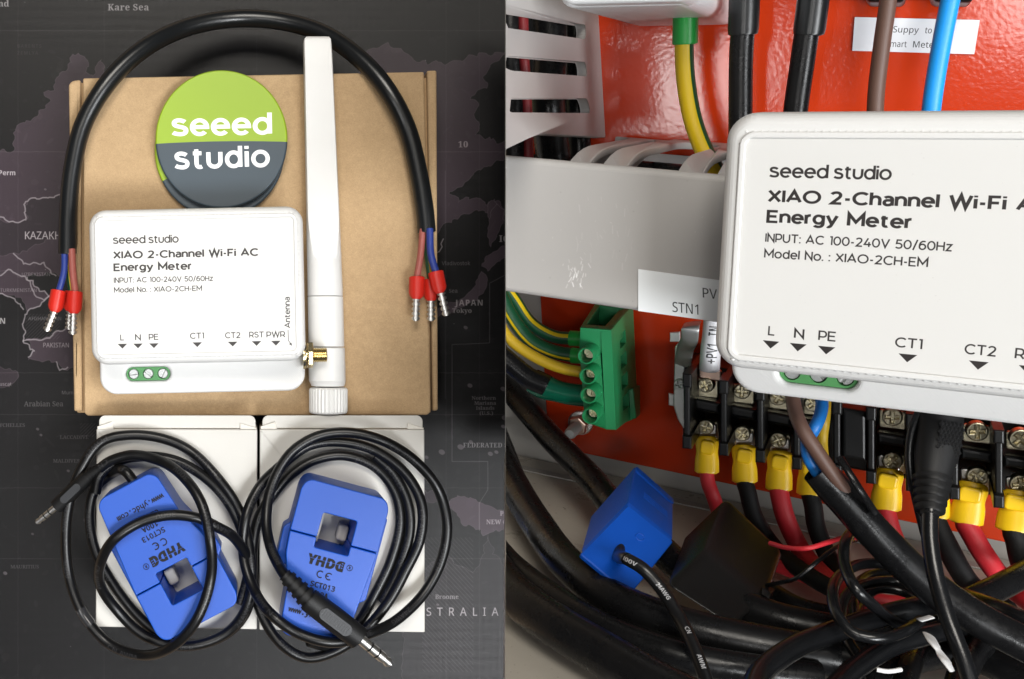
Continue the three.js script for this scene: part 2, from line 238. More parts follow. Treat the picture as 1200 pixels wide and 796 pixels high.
// ---------------------------------------------------------------- left: the desk mat with its printed map
const hash = (s) => { let h = 5; for (const c of s) h = (h * 33 + c.charCodeAt(0)) % 9973; return h; };
const MX0 = -60, MY0 = -60, MX1 = 593, MY1 = 860, MS = 2.2;
const mapTex = canvasTex(Math.round((MX1 - MX0) * MS), Math.round((MY1 - MY0) * MS), (g, w, h) => {
  g.fillStyle = '#100f10'; g.fillRect(0, 0, w, h); g.scale(MS, MS); g.translate(-MX0, -MY0);
  const jag = (pts, amp, close) => {                                                  // coast or border with a ragged course
    const out = []; const n = pts.length, last = close ? n : n - 1;
    for (let i = 0; i < last; i++) { const [ax, ay] = pts[i], [bx, by] = pts[(i + 1) % n], len = Math.hypot(bx - ax, by - ay), k = Math.max(1, Math.round(len / 2.5)); for (let j = 0; j < k; j++) { const t = j / k, x = ax + (bx - ax) * t, y = ay + (by - ay) * t, e = j ? 1 : 0.3; out.push([x + e * amp * 2.2 * NZ(x / 7, y / 7, 1.3), y + e * amp * 2.2 * NZ(x / 7, y / 7, 7.7)]); } }
    g.beginPath(); out.forEach(([x, y], i) => g[i ? 'lineTo' : 'moveTo'](x, y)); if (close) g.closePath();
  };
  const land = (pts, c, amp = 2.2) => { jag(pts, amp, true); g.fillStyle = c; g.fill(); g.lineWidth = 0.7; g.strokeStyle = 'rgba(120,110,114,0.35)'; g.stroke(); };
  const line = (pts, c = 'rgba(150,142,145,0.75)', lw = 1.6, amp = 1.6) => { jag(pts, amp, false); g.strokeStyle = c; g.lineWidth = lw; g.lineJoin = 'round'; g.stroke(); };
  const A = '#392f36', B = '#2b2429', C = '#40363d';
  land([[-60, 178], [0, 177], [17, 176], [16, 165], [20, 147], [38, 139], [52, 127], [60, 118], [51, 108], [64, 106], [66, 92], [73, 84], [80, 80], [84, 66], [92, 62], [100, 67], [104, 74], [100, 85], [109, 90], [112, 79], [119, 70], [123, 88], [200, 120], [200, 330], [90, 330], [60, 320], [-60, 330]], A);
  land([[68, 229], [32, 236], [28, 246], [32, 257], [20, 261], [0, 258], [-60, 250], [-60, 300], [0, 300], [30, 294], [60, 280], [120, 285], [120, 215]], B);
  land([[420, 75], [432, 58], [450, 52], [470, 56], [486, 70], [520, 76], [545, 70], [560, 64], [593, 62], [593, 260], [560, 246], [520, 262], [500, 300], [420, 300]], A);
  land([[593, 64], [575, 77], [566, 91], [572, 100], [552, 117], [561, 124], [557, 138], [562, 150], [557, 158], [575, 165], [600, 167], [660, 160], [660, 64]], '#121112');
  land([[527, 227], [545, 213], [556, 204], [572, 194], [585, 189], [600, 188], [660, 188], [660, 262], [596, 258], [590, 244], [582, 235], [572, 240], [566, 236], [546, 231], [538, 236]], '#121112');
  land([[574, 237], [580, 233], [584, 246], [578, 262], [572, 254]], A, 1.2); land([[570, 300], [590, 288], [600, 296], [585, 306], [572, 318], [565, 312]], C, 1.4); land([[565, 318], [571, 326], [568, 340], [560, 352], [545, 358], [530, 366], [516, 370], [505, 378], [500, 372], [520, 358], [545, 348], [556, 336]], C, 1.4);
  land([[575, 250], [582, 240], [592, 246], [590, 262], [582, 276], [576, 290], [571, 278]], A, 1.4);
  land([[-60, 318], [10, 317], [20, 322], [32, 326], [45, 338], [58, 347], [48, 357], [33, 364], [26, 352], [12, 346], [-60, 340]], A); land([[30, 398], [58, 396], [66, 388], [84, 384], [96, 392], [96, 430], [78, 434], [66, 424], [34, 422], [40, 412]], A, 1.6);
  land([[-30, 420], [0, 430], [12, 432], [22, 440], [14, 450], [4, 455], [-30, 460]], B);
  land([[520, 592], [536, 581], [552, 583], [572, 592], [593, 600], [610, 610], [610, 622], [580, 622], [566, 626], [556, 618], [544, 616], [536, 604]], C); land([[498, 574], [512, 576], [520, 586], [508, 590], [498, 584]], B); land([[573, 628], [580, 650], [590, 662], [600, 676], [620, 690], [620, 800], [470, 800], [476, 700], [505, 660], [522, 650], [540, 664], [555, 671], [562, 664], [566, 645]], '#1d1a1c');
  g.save(); g.beginPath(); g.rect(495, 628, 60, 160); g.clip(); g.strokeStyle = 'rgba(130,122,126,0.28)'; g.lineWidth = 0.7; for (let k = -200; k < 300; k += 5) { g.beginPath(); g.moveTo(480 + k, 630); g.lineTo(640 + k, 800); g.stroke(); } g.restore();
  g.save(); g.beginPath(); g.rect(30, 368, 40, 30); g.rect(94, 496, 20, 16); g.clip(); g.strokeStyle = 'rgba(120,112,116,0.3)'; g.lineWidth = 0.7; for (let k = -200; k < 300; k += 4) { g.beginPath(); g.moveTo(k, 520); g.lineTo(160 + k, 360); g.stroke(); } g.restore();
  line([[-40, 254], [0, 254], [18, 261], [30, 258], [28, 240], [30, 236], [68, 229], [90, 222]]); line([[-30, 320], [0, 323], [10, 316], [22, 322], [30, 325], [45, 338], [58, 347], [48, 357], [32, 365], [26, 380], [30, 390], [27, 400], [40, 412], [32, 421]]); line([[32, 324], [40, 345], [52, 352], [60, 345]]); line([[15, 297], [28, 310], [52, 308], [60, 320], [68, 326]]); line([[27, 400], [58, 397], [66, 388], [84, 384]]); line([[-20, 330], [0, 344], [12, 348], [24, 356], [30, 364]]);
  line([[66, 424], [70, 434], [84, 430]]); line([[520, 280], [516, 292], [506, 300]], undefined, 1.4);
  const gl = 'rgba(130,124,128,0.22)'; for (const y of [36, 178, 437, 486, 572, 655]) line([[-60, y], [600, y]], gl, 0.8, 0.2); for (const x of [21, 122, 301, 523, 562]) line([[x, -60], [x, 860]], 'rgba(130,124,128,0.14)', 0.8, 0.2);
  const gm = 'rgba(150,144,148,0.35)'; line([[593, 322], [574, 332], [574, 402], [530, 404], [530, 541], [572, 541], [572, 574], [562, 590], [562, 625]], gm, 0.9, 0.1); line([[522, 200], [522, 470]], 'rgba(150,144,148,0.2)', 0.8, 0.1);
  const T = (s, x, y, size, a = 0.6, font = 'sans-serif', gap = 0, bold = '') => { g.font = `${bold} ${size}px ${font}`; g.fillStyle = `rgba(196,190,192,${a})`; for (const ch of s) { g.fillText(ch, x, y); x += g.measureText(ch).width + gap; } };
  T('Kare Sea', 126, 12, 10.5, 0.6, 'serif', 0.3, 'bold'); T('Perm', -2, 206, 8, 0.75, 'sans-serif', 0, 'bold'); T('KAZAKHSTAN', 28, 280, 12.5, 0.75, 'sans-serif', -0.2); T('UZBEKISTAN', 25, 323, 6, 0.4); T('TURKMENISTAN', 0, 342, 6, 0.4); T('AFGHANISTAN', 33, 375, 6, 0.4); T('PAKISTAN', 50, 407, 7, 0.55); T('Arabian Sea', 28, 477, 8, 0.38, 'serif'); T('Mumbai', 72, 462, 6, 0.4); T('N', -1, 380, 10, 0.7, 'sans-serif', 0, 'bold'); T('Muscat', -6, 452, 6, 0.5);
  T('10', 537, 173, 10, 0.55, 'serif', 0.6, 'bold'); T('JAPAN', 534, 358, 9.5, 0.6, 'sans-serif', 1, 'bold'); T('Tokyo', 530, 367, 7.5, 0.55, 'serif', 0, 'bold'); T('Sea', 526, 343, 6.5, 0.45, 'serif'); T('Vladivostok', 518, 311, 6.5, 0.4); T('IC', 585, 284, 11, 0.65, 'serif', 0, 'bold');
  [['Northern', 553, 468], ['Mariana', 556, 474], ['Islands', 558, 480], ['(U.S.)', 562, 486]].forEach(([s, x, y]) => T(s, x, y, 6, 0.4, 'serif', 0, 'bold')); T('FEDERATED STATES', 543, 524, 7, 0.5, 'serif', 0.3, 'bold'); T('PAPUA', 586, 604, 7, 0.55, 'serif', 0, 'bold'); T('NEW GUINEA', 570, 614, 7, 0.55, 'serif', 0, 'bold'); T('AUSTRALIA', 470, 722, 13, 0.72, 'sans-serif', 6.2); T('Broome', 510, 702, 7, 0.5, 'serif', 0, 'bold');
  T('LACCADIVE', 70, 514, 6, 0.35, 'serif'); T('MALDIVES', 62, 542, 6, 0.35, 'serif'); T('MAURITIUS', 12, 666, 6, 0.3, 'serif'); T('SEYCHELLES', -8, 500, 6, 0.35, 'serif'); T('BARENTS', 20, 56, 5.5, 0.14, 'sans-serif', 1); T('ZEMLYA', 20, 64, 5.5, 0.14, 'sans-serif', 1); T('land', -12, 8, 10, 0.6, 'serif', 0, 'bold');
  for (let k = 0; k < 2600; k++) { const x = MX0 + rnd() * 653, y = MY0 + rnd() * 920, v = rnd() < 0.5 ? '0,0,0' : '170,158,164'; g.fillStyle = `rgba(${v},${0.015 + 0.035 * rnd()})`; g.beginPath(); g.ellipse(x, y, 1 + 7 * rnd() ** 2, 1 + 4 * rnd() ** 2, rnd() * 3, 0, 7); g.fill(); }
  const isl = (x, y, r) => { g.beginPath(); g.ellipse(x, y, r * 1.3, r, 0.4, 0, 7); g.fillStyle = 'rgba(140,132,136,0.45)'; g.fill(); };
  for (const [x, y, r] of [[551, 452, 2.4], [590, 456, 2.6], [592, 490, 3], [540, 524, 3], [552, 518, 2], [575, 532, 2.4], [582, 530, 2], [518, 530, 3], [500, 536, 2], [546, 384, 2], [590, 500, 2], [44, 503, 1.5], [48, 510, 1.3], [80, 552, 1.5], [100, 610, 2], [6, 672, 2], [38, 626, 1.3], [513, 709, 1.4], [53, 222, 1.2]]) isl(x, y, r);
  for (let k = 0; k < 900; k++) { g.fillStyle = `rgba(200,195,198,${0.03 + 0.07 * rnd()})`; g.fillRect(MX0 + rnd() * 653, MY0 + rnd() * 920, 0.5 + rnd() * 0.6, 0.5 + rnd() * 0.6); }   // woven specks and lint
  for (let k = 0; k < 26; k++) { g.fillStyle = `rgba(225,220,220,${0.25 + 0.3 * rnd()})`; g.fillRect(MX0 + rnd() * 653, MY0 + rnd() * 920, 0.9, 0.9); }
});
M.mat = phy({ map: mapTex, roughness: 0.31, specularIntensity: 0.34, bumpMap: rep(grain, 0.012), bumpScale: 0.00005 });
{
  const mat = plate(L, [[MX0, MY0], [MX1, MY0], [MX1, MY1], [MX0, MY1]], 0, 0.004, {}), p = mat.attributes.position, uv = mat.attributes.uv, k = D / 1400;
  for (let i = 0; i < p.count; i++) uv.setXY(i, (p.getX(i) / k + 296 - MX0) / (MX1 - MX0), 1 - (p.getZ(i) / k + 398 - MY0) / (MY1 - MY0));     // flat print, laid in metres on the mat
  setting('desk_mat', mat, M.mat);
  setting('desk', slab(L, rectPts(-0.6, -0.45, 0.1005, 0.45), -0.0045, 0.03, {}), std({ color: lin(0.3, 0.22, 0.15), roughness: 0.5 }));
}
// kraft box
const KH = 0.030;
{
  const t = thing('kraft_box', 'flat brown kraft mailer box under the white meter and badge', 'box');
  part('tray', plate(L, [[90, 97], [503, 91], [505, 484], [90, 484]], KH - 0.003, KH - 0.0035, { r: 0.0006, bev: 0.0004 }), M.kraftEdge, t);
  part('lid', plate(L, [[97, 91.5], [497, 84], [505, 486.5], [98.5, 487.5]], KH, 0.0025, { r: [0.0006, 0.0006, 0.002, 0.002], bev: 0.0007 }), M.kraft, t);
  part('side_flap', plate(L, [[80, 95], [94, 93], [96, 482], [86.5, 482]], KH - 0.0006, KH - 0.002, { r: [0.003, 0.0008, 0.0006, 0.0006], bev: 0.0010 }), M.kraft, t);
  part('side_flap', plate(L, [[500.5, 82.5], [512, 82], [513.5, 481], [507.5, 482]], KH - 0.0006, KH - 0.002, { r: [0.0006, 0.0008, 0.0006, 0.0006], bev: 0.0010 }), M.kraft, t);
}
// two coasters
const coasterTex = (tilt, withText) => canvasTex(1024, 1024, (g) => {
  g.fillStyle = '#92b01c'; g.fillRect(0, 0, 1024, 1024); g.translate(512, 512); g.rotate(tilt); g.translate(-512, -512); g.fillStyle = '#35444f';
  g.beginPath(); g.moveTo(-300, 570); g.quadraticCurveTo(480, 500, 1324, 545); g.lineTo(1324, 1500); g.lineTo(-300, 1500); g.closePath(); g.fill();
  if (withText) { const k = 1024 / 155; g.setTransform(k, 0, 0, k * 155 / 162, -182 * k, -82 * k * 155 / 162); g.strokeStyle = '#fdfdfd'; g.save(); g.translate(200, 160); g.rotate(-0.018); stroke(g, 'seeed', 0, 119, 0, 26.5, 15, 20); g.restore(); g.save(); g.translate(203.5, 199); g.rotate(-0.026); stroke(g, 'studio', 0, 113, 0, 26.5, 15, 23); g.restore(); }
});
function coaster(label, cx, cy, rx, ry, top, tex) {
  const c = L.uv(cx, cy, top), e = L.uv(cx + rx, cy + ry, top).sub(c), a = Math.abs(e.x), b = Math.abs(e.y), s = new THREE.Shape(); s.absellipse(0, 0, a, b, 0, Math.PI * 2);
  const t = thing('coaster', label, 'coaster', 'round two-tone coasters'), bev = 0.0007, g = new THREE.ExtrudeGeometry(s, { depth: 0.0028 - 2 * bev, bevelEnabled: true, bevelThickness: bev, bevelSize: bev, bevelOffset: -bev, bevelSegments: 4, curveSegments: 64 });
  const uv = g.attributes.uv, p = g.attributes.position; for (let i = 0; i < p.count; i++) uv.setXY(i, p.getX(i) / a / 2 + 0.5, p.getY(i) / b / 2 + 0.5);
  g.translate(0, 0, top - 0.0028 + bev).applyMatrix4(new THREE.Matrix4().makeBasis(L.u, L.v, L.n).setPosition(L.p(c.x, c.y, 0)));
  part('disc', g, std({ map: tex, roughness: 0.42 }), t);
}
coaster('plain green and slate coaster underneath, its left edge peeking out', 257.5, 175, 76.5, 80, KH + 0.0029, coasterTex(-0.42, false));
coaster('round green and slate coaster with white lettering lying on top', 259.5, 163, 77.5, 81, KH + 0.0059, coasterTex(0, true));

// the meter: built twice, in its own frame; K metres for each of its units
const K = 0.0002957, DEV = [];
const labelTex = canvasTex(1652, 1120, (g) => {
  const S = 7, a = 0.0209; g.fillStyle = '#d8d7d4'; g.fillRect(0, 0, 1652, 1120);
  for (let k = 0; k < 60; k++) { g.fillStyle = `rgba(120,115,110,${0.04 + 0.05 * rnd()})`; g.fillRect(rnd() * 1652, rnd() * 1120, 2 + rnd() * 5, 2 + rnd() * 3); }
  g.setTransform(S, 0, 0, S, 118 * S, 79 * S); g.rotate(a); g.translate(-231, -335); g.strokeStyle = g.fillStyle = '#2f2b2a';
  const ln = (s, x0, x1, y, cap, wt, gap) => { g.save(); g.translate(x0, y); g.rotate(-a); stroke(g, s, 0, x1 - x0, 0, cap, wt, gap); g.restore(); };
  ln('seeed', 131.8, 170.5, 286, 9.6, 13, 16); ln('studio', 173.5, 209.4, 285.2, 9.6, 13, 16);
  ln('XIAO 2-Channel Wi-Fi AC', 132.4, 303.2, 303.6, 9.3, 16.5, 19); ln('Energy Meter', 132.8, 225, 318.1, 9.3, 16.5, 19);
  ln('INPUT: AC 100-240V 50/60Hz', 133.2, 249.6, 331.8, 6.4, 12.5, 18); ln('Model No. : XIAO-2CH-EM', 133.4, 236.8, 343.2, 6.4, 12.5, 18);
  const arrow = (s, x, y, cx, tx, ty) => { const w = { L: 4.6, N: 6.8, PE: 11.6, CT1: 16.6, CT2: 18.2, RST: 17.4, PWR: 22 }[s]; ln(s, cx - w / 2, cx + w / 2, y, 7.1, 12, 17); g.save(); g.translate(tx, ty); g.rotate(-a); g.beginPath(); g.moveTo(-5.6, 0); g.lineTo(5.6, 0); g.lineTo(0, 5.6); g.fill(); g.restore(); };
  arrow('L', 0, 399.2, 143, 143.2, 403.1); arrow('N', 0, 399, 161.6, 161.5, 402.8); arrow('PE', 0, 398.6, 180, 180.2, 402.5); arrow('CT1', 0, 397.3, 230.8, 231, 401.3); arrow('CT2', 0, 396.7, 272.8, 272.6, 400.6); arrow('RST', 0, 396, 300.8, 300.6, 399.9); arrow('PWR', 0, 395.8, 323.3, 323.3, 399.6);
  g.save(); g.translate(340.4, 384.6); g.rotate(-Math.PI / 2 - a); stroke(g, 'Antenna', 0, 36.6, 0, 6.8, 12, 16); g.restore();
  g.lineWidth = 0.7; g.beginPath(); g.moveTo(337.6, 386.5); g.lineTo(338, 399); g.lineTo(341, 403.4); g.stroke(); g.beginPath(); g.moveTo(342.4, 405.4); g.lineTo(338.8, 403.4); g.lineTo(341.4, 401.6); g.fill();
});
labelTex.anisotropy = 8;
M.label = std({ map: labelTex, roughness: 0.4 });
function meter(f, label, { x0 = -124.5, x1 = 127, low = 128, tw = 54.5, tx = -92.6, ty = 103.7, up = 92, left = 126.5 } = {}) {
  const t = thing('energy_meter', label, 'energy meter'), q = (x0, y0, x1, y1) => rectPts(x0 * K, -y1 * K, x1 * K, -y0 * K);
  const baseTop = -0.0185, tall = 0.0325;
  const hr = 8.6, hole = new THREE.Path(), w2 = tw / 2 - hr; hole.absarc((tx + tw - hr) * K, -ty * K, hr * K, -Math.PI / 2, Math.PI / 2); hole.absarc((tx + hr) * K, -ty * K, hr * K, Math.PI / 2, Math.PI * 1.5); hole.closePath();
  part('base', slab(f, q(x0, -86, x1, low), baseTop, 0.006, { r: 21 * K, bev: 0.0012, holes: [hole], seg: 4 }), M.printed, t);
  part('base_body', slab(f, q(x0 + 0.6, -85.4, x1 - 0.6, low - 0.6), baseTop - 0.006, tall + baseTop - 0.006, { r: 21 * K, bev: 0.0004 }), M.printed, t);
  const beads = []; const n = 46, m = 32; for (let i = 0; i <= n; i++) for (const s of [-1, 1]) { const g = new THREE.SphereGeometry(0.0003, 6, 4); g.scale(1.5, 1, 0.8); g.translate((-115 + 230 * i / n) * K, s * 83 * K, -0.0005); beads.push(g); } for (let i = 1; i < m; i++) for (const s of [-1, 1]) { const g = new THREE.SphereGeometry(0.0003, 6, 4); g.scale(1, 1.5, 0.8); g.translate(s * 119 * K, (-80 + 160 * i / m) * K, -0.0005); beads.push(g); }
  const inner = roundShape(rectPts(-114.5 * K, -78.5 * K, 114.5 * K, 78.5 * K), 5 * K), path = new THREE.Path(inner.getPoints(8));
  part('lid_body', slab(f, q(-121, -83, 121, 84), -0.009, -baseTop - 0.0092, { r: 16 * K }), M.lid, t);
  part('lid', mergeG([slab(f, q(-left, -up, 126, 90.5), -0.0004, 0.0094, { r: 20 * K, bev: 0.0030, seg: 7 }), slab(f, q(-119, -83, 119, 83), 0.0001, 0.0012, { r: 10 * K, bev: 0.00035, seg: 3, holes: [path] }), mergeG(beads).applyMatrix4(f.m)]), M.lid, t);
  const corners = [[-114.2, -78.2], [114.2, -78.2], [114.2, 78.2], [-114.2, 78.2]].map(([x, y]) => f.p(x * K, -y * K, -0.0003)), lab = sheet(corners, f.n, 0.0003), uv = lab.attributes.uv;
  for (let i = 0; i < 6; i++) { const u = uv.getX(i), v = uv.getY(i); uv.setXY(i, (118 - 114.2 + u * 228.4) / 236, 1 - (79 - 78.2 + (1 - v) * 156.4) / 160); }
  part('label', lab, M.label, t);
  const blk = part('terminal_block', slab(f, q(tx + 0.5, ty - hr + 0.4, tx + tw - 0.5, ty + hr - 0.4), baseTop - 0.0012, 0.004, { r: hr * 0.94 * K, holes: [0, 1, 2].map((i) => { const h = new THREE.Path(); h.absarc((tx + 9.2 + i * (tw - 18.4) / 2) * K, -ty * K, 6.6 * K, 0, Math.PI * 2); return h; }) }), M.terminalGreen, t);
  for (let i = 0; i < 3; i++) part('terminal_screw', crossScrew(new Frame(f.p((tx + 9.2 + i * (tw - 18.4) / 2) * K, -ty * K, baseTop - 0.0022), f.u, f.n), 5.6 * K, [0.1, -0.7, 1.1][i], true), M.zinc, blk);
  return t;
}
const devL = new Frame(P(231, 335, D - 0.062), new V3(0.99978, 0, -0.0209), Y);
const meterL = meter(devL, 'white energy meter lying on the kraft box beside the antenna');
{ // threaded antenna socket on its side
  const o = P(355, 416.5, D - 0.0475), f = new Frame(o, Z, new V3(1, 0, -0.02)), k = 0.4285 / 1400;
  const hexa = []; for (let i = 0; i < 6; i++) hexa.push(new THREE.Vector2(Math.cos(i * Math.PI / 3 + 0.25) * 15.5 * k, Math.sin(i * Math.PI / 3 + 0.25) * 15.5 * k));
  const s = part('antenna_socket', mergeG([disc(f, 16 * k, 0, 3.4 * k, 0.0002), disc(f, 8.6 * k, 0, 12 * k)]), M.brass, meterL);
  part('nut', slab(f, hexa, 12 * k, 7 * k, { bev: 0.0004 }), M.brass, s);
  const th = []; for (let i = 0; i < 8; i++) { const x = (12 + i * 2) * k; th.push([7.8 * k, x], [8.9 * k, x + 1 * k]); } th.push([7.8 * k, 28 * k], [4.6 * k, 28 * k], [4.6 * k, 20 * k], [0, 20 * k]);
  part('thread', smooth(new THREE.LatheGeometry(th.map((p) => new THREE.Vector2(...p)), 28).rotateX(Math.PI / 2).applyMatrix4(f.m)), M.brass, s);
}
// antenna
{
  const t = thing('antenna', 'white stub antenna lying along the right side of the meter', 'antenna');
  const loft = (rows, base) => {                                                     // rows: py, left px, right px, half thickness of the round, height at which flats cut it
    const pos = [], idx = [], n = 72; rows.forEach(([py, xl, xr, ht, clip = 1]) => { const c = P((xl + xr) / 2, py, D - base), hw = (xr - xl) / 2 / 1400 * (D - base); for (let k = 0; k < n; k++) { const a = k / n * 2 * Math.PI, cs = Math.cos(a), sn = Math.sin(a), e = clip < ht * 0.9 ? 2.7 : 2.15; let y = ht * Math.sign(sn) * Math.abs(sn) ** (2 / e); y = Math.max(-ht, Math.min(clip, y)); pos.push(c.x + hw * Math.sign(cs) * Math.abs(cs) ** (2 / e), c.y + y, c.z); } });
    for (let i = 0; i < rows.length - 1; i++) for (let k = 0; k < n; k++) { const a = i * n + k, b = i * n + (k + 1) % n; idx.push(a, a + n, b, b, a + n, b + n); }
    for (const [r, s] of [[0, 1], [rows.length - 1, 0]]) for (let k = 1; k < n - 1; k++) idx.push(r * n, r * n + (s ? k : k + 1), r * n + (s ? k + 1 : k));
    const g = new THREE.BufferGeometry(); g.setIndex(idx); g.setAttribute('position', new THREE.Float32BufferAttribute(pos, 3)); const q = g.toNonIndexed(); q.setAttribute('uv', new THREE.Float32BufferAttribute(new Float32Array(q.attributes.position.count * 2), 2)); return smooth(q, 0.965);
  };
  const H = KH + 0.0066, blade = [[44, 361, 382, 0.0052, 0.0016], [45, 358, 385.5, 0.006, 0.0026], [47.5, 355.8, 387.8, 0.0062, 0.0032], [52, 355, 388.5, 0.0064, 0.0035]];
  for (let y = 80; y <= 340; y += y < 250 ? 34 : 5) blade.push([y, 355.2 + (y - 52) * 0.0185, 388.8 + (y - 52) * 0.0445, 0.0064, 0.0035 + Math.max(0, y - 256) * 0.000048]);
  blade.push([347, 360.6, 401.6, 0.0064]);
  part('blade', loft(blade, H), M.antenna, t);
  part('barrel', loft([[347.6, 361.3, 401.3, 0.0061], [348.3, 360.6, 402, 0.0064], [405.5, 361.6, 403.4, 0.0066], [406.3, 362, 403, 0.0064]], H), M.antenna, t);
  part('hinge_barrel', loft([[407.2, 362.6, 402.8, 0.0061], [408.4, 361.4, 404, 0.0066], [446, 362, 405, 0.0066], [450, 364, 404.5, 0.0058], [452.5, 365, 403.5, 0.0055]], H), M.antenna, t);
  const rows = []; const c = P(384.8, 469, D - H), k = (D - H) / 1400, pts = []; for (let i = 0; i < 64; i++) { const a = i / 64 * 2 * Math.PI, r = (i % 2 ? 21.6 : 22.6) * k; pts.push(new THREE.Vector2(Math.cos(a) * r, Math.sin(a) * r)); }
  part('knurled_cap', smooth(slab(new Frame(c, X, Z), pts, 16 * k, 31 * k, { bev: 0.0011, seg: 4 })), M.antenna, t);
}
// thick black power cable with ferruled ends
{
  const t = thing('power_cable', 'thick black cable arching over the kraft box with red ferrule ends', 'cable');
  const zs = (h) => D - h, arc = [[79, 297, 0.0345], [80, 250, 0.0345], [84.5, 200, 0.0345], [98, 145, 0.0345], [128, 95, 0.034], [170, 56, 0.030], [220, 32, 0.022], [275, 22, 0.018], [330, 25, 0.019], [380, 40, 0.024], [425, 72, 0.031], [455, 107, 0.0345], [477, 150, 0.0345], [490, 200, 0.0345], [497.5, 245, 0.0345], [500, 272, 0.0345]].map(([x, y, h]) => P(x, y, zs(h)));
  part('sheath', tube(arc, W(21.5, 0.442), { seg: 180, rs: 28 }), M.pvc, t);
  const end = (wire, mat, wpx, sl, pin, h, name = 'wire') => {
    const p = part(name, tube(wire.map(([x, y, dh = 0]) => P(x, y, zs(h + dh))), W(wpx, 0.444), { rs: 12, unit: true }), mat, t);
    const z = zs(h), r = W(18.5, z), len = 1, a = P(...sl[0], z), b = P(...sl[1], z), sv = (u) => r * (u < 0.7 ? 1 : 1 - 0.42 * ((u - 0.7) / 0.3) ** 2);
    part('ferrule_sleeve', tube([a, a.clone().lerp(b, 0.5), b], sv, { seg: 24, rs: 20 }), M.ferruleRed, p);
    const c = P(...pin[0], z), d = P(...pin[1], z); part('ferrule_pin', tube([c, c.clone().lerp(d, 0.5), d], (u) => W(10, z) * (1 - 0.42 * Math.abs(Math.sin(u * Math.PI * 4.5)) ** 4), { seg: 70, rs: 14, flat: 0.8 }), M.steel, p);
  };
  end([[82, 292], [80, 315], [83, 340]], M.twoTone([[0.25, 0.5], [0.8, 1]]), 7, [[83, 342], [82, 364]], [[82, 365], [81, 386]], 0.0312);
  end([[75.5, 292], [75, 318], [68.5, 343]], M.wireBlue, 8, [[68.6, 341], [64, 365]], [[63, 366], [54.5, 388]], 0.0355);
  end([[84, 292], [85.5, 320], [88.5, 345]], M.wireBrown, 8.6, [[88, 342.5], [86.6, 367]], [[86, 368], [85, 392]], 0.0368);
  end([[499, 268], [501, 300], [504.5, 328]], M.twoTone([[0.25, 0.5], [0.8, 1]]), 7, [[504.5, 328], [505.5, 352]], [[505.2, 353], [505, 376]], 0.0325);
  end([[495.5, 268], [493, 298], [488.6, 326]], M.wireBrown, 8, [[488.6, 325], [488.2, 350]], [[487.8, 351], [487, 376]], 0.036);
  end([[503.6, 268], [505, 298], [511.5, 321]], M.wireBlue, 8.6, [[510.6, 319], [515.5, 343]], [[517, 344], [523.5, 370]], 0.0375);
}
// two white cartons
const BH = 0.042;
for (const [px, label] of [[[[113, 503], [301.5, 503.5], [301, 738], [112, 735]], 'plain white carton under the left blue current sensor'], [[[304.5, 503.5], [497.5, 503.5], [498, 741.5], [304, 738.5]], 'plain white carton under the right blue current sensor']]) {
  const t = thing('white_carton', label, 'carton', 'plain white cartons'), i = px[0][0] > 200 ? 1 : 0;
  part('carton_body', plate(L, px, BH, BH - 0.0003, { r: 0.0004, bev: 0.0005 }), M.carton, t);
  const [a, b] = [px[0][0], px[1][0]];
  part('tuck_flap', plate(L, [[a + 3, 487], [b - 2, 487], [b - 2, 502.2], [a + 3, 502]], BH - 0.0012, 0.0009, { bev: 0.0003, r: [0.004, 0.004, 0, 0] }), M.carton, t);
  part('side_tab', plate(L, [[b - 20, 496], [b - 1, 501.5], [b - 1, 503], [b - 20, 503]], BH - 0.0004, 0.0006, { bev: 0.0002 }), M.cartonEdge, t);
  part('side_tab', plate(L, [[a + 1, 500], [a + 18, 494.5], [a + 20, 503], [a + 1, 503]], BH - 0.0004, 0.0006, { bev: 0.0002 }), M.cartonEdge, t);
}
// split-core current sensor lying flat
const ctPrint = canvasTex(640, 760, (g, w, h) => {
  g.clearRect(0, 0, w, h); g.fillStyle = g.strokeStyle = '#020308'; g.textAlign = 'center'; g.lineJoin = 'round';
  const T = (s, x, y, font, lw = 2.5) => { g.font = font; g.lineWidth = lw; g.fillText(s, x, y); g.strokeText(s, x, y); };
  g.save(); g.translate(300, 165); g.transform(1.05, 0, -0.06, 1, 0, 0); T('YHDC', 0, 0, 'bold 122px sans-serif', 9); g.restore(); g.clearRect(120, 108, 360, 4); g.fillRect(436, 74, 34, 96); g.clearRect(445, 88, 16, 8); g.clearRect(445, 108, 16, 8); g.clearRect(445, 130, 16, 8);
  g.lineWidth = 6; g.beginPath(); g.arc(524, 112, 26, 0, 7); g.stroke(); T('R', 524, 125, 'bold 36px sans-serif', 1);
  g.lineWidth = 11; g.beginPath(); g.arc(280, 238, 30, 0.9, 5.38); g.stroke(); g.beginPath(); g.arc(362, 238, 30, 0.9, 5.38); g.moveTo(332, 238); g.lineTo(358, 238); g.stroke();
  const mono = 'bold 66px monospace'; T('SCT013', 330, 362, mono); T('100A', 322, 442, mono); T('class:1', 322, 532, mono); T('www.yhdc.com', 318, 640, mono);
});
M.print = std({ map: ctPrint, transparent: true, roughness: 0.75, polygonOffset: true });
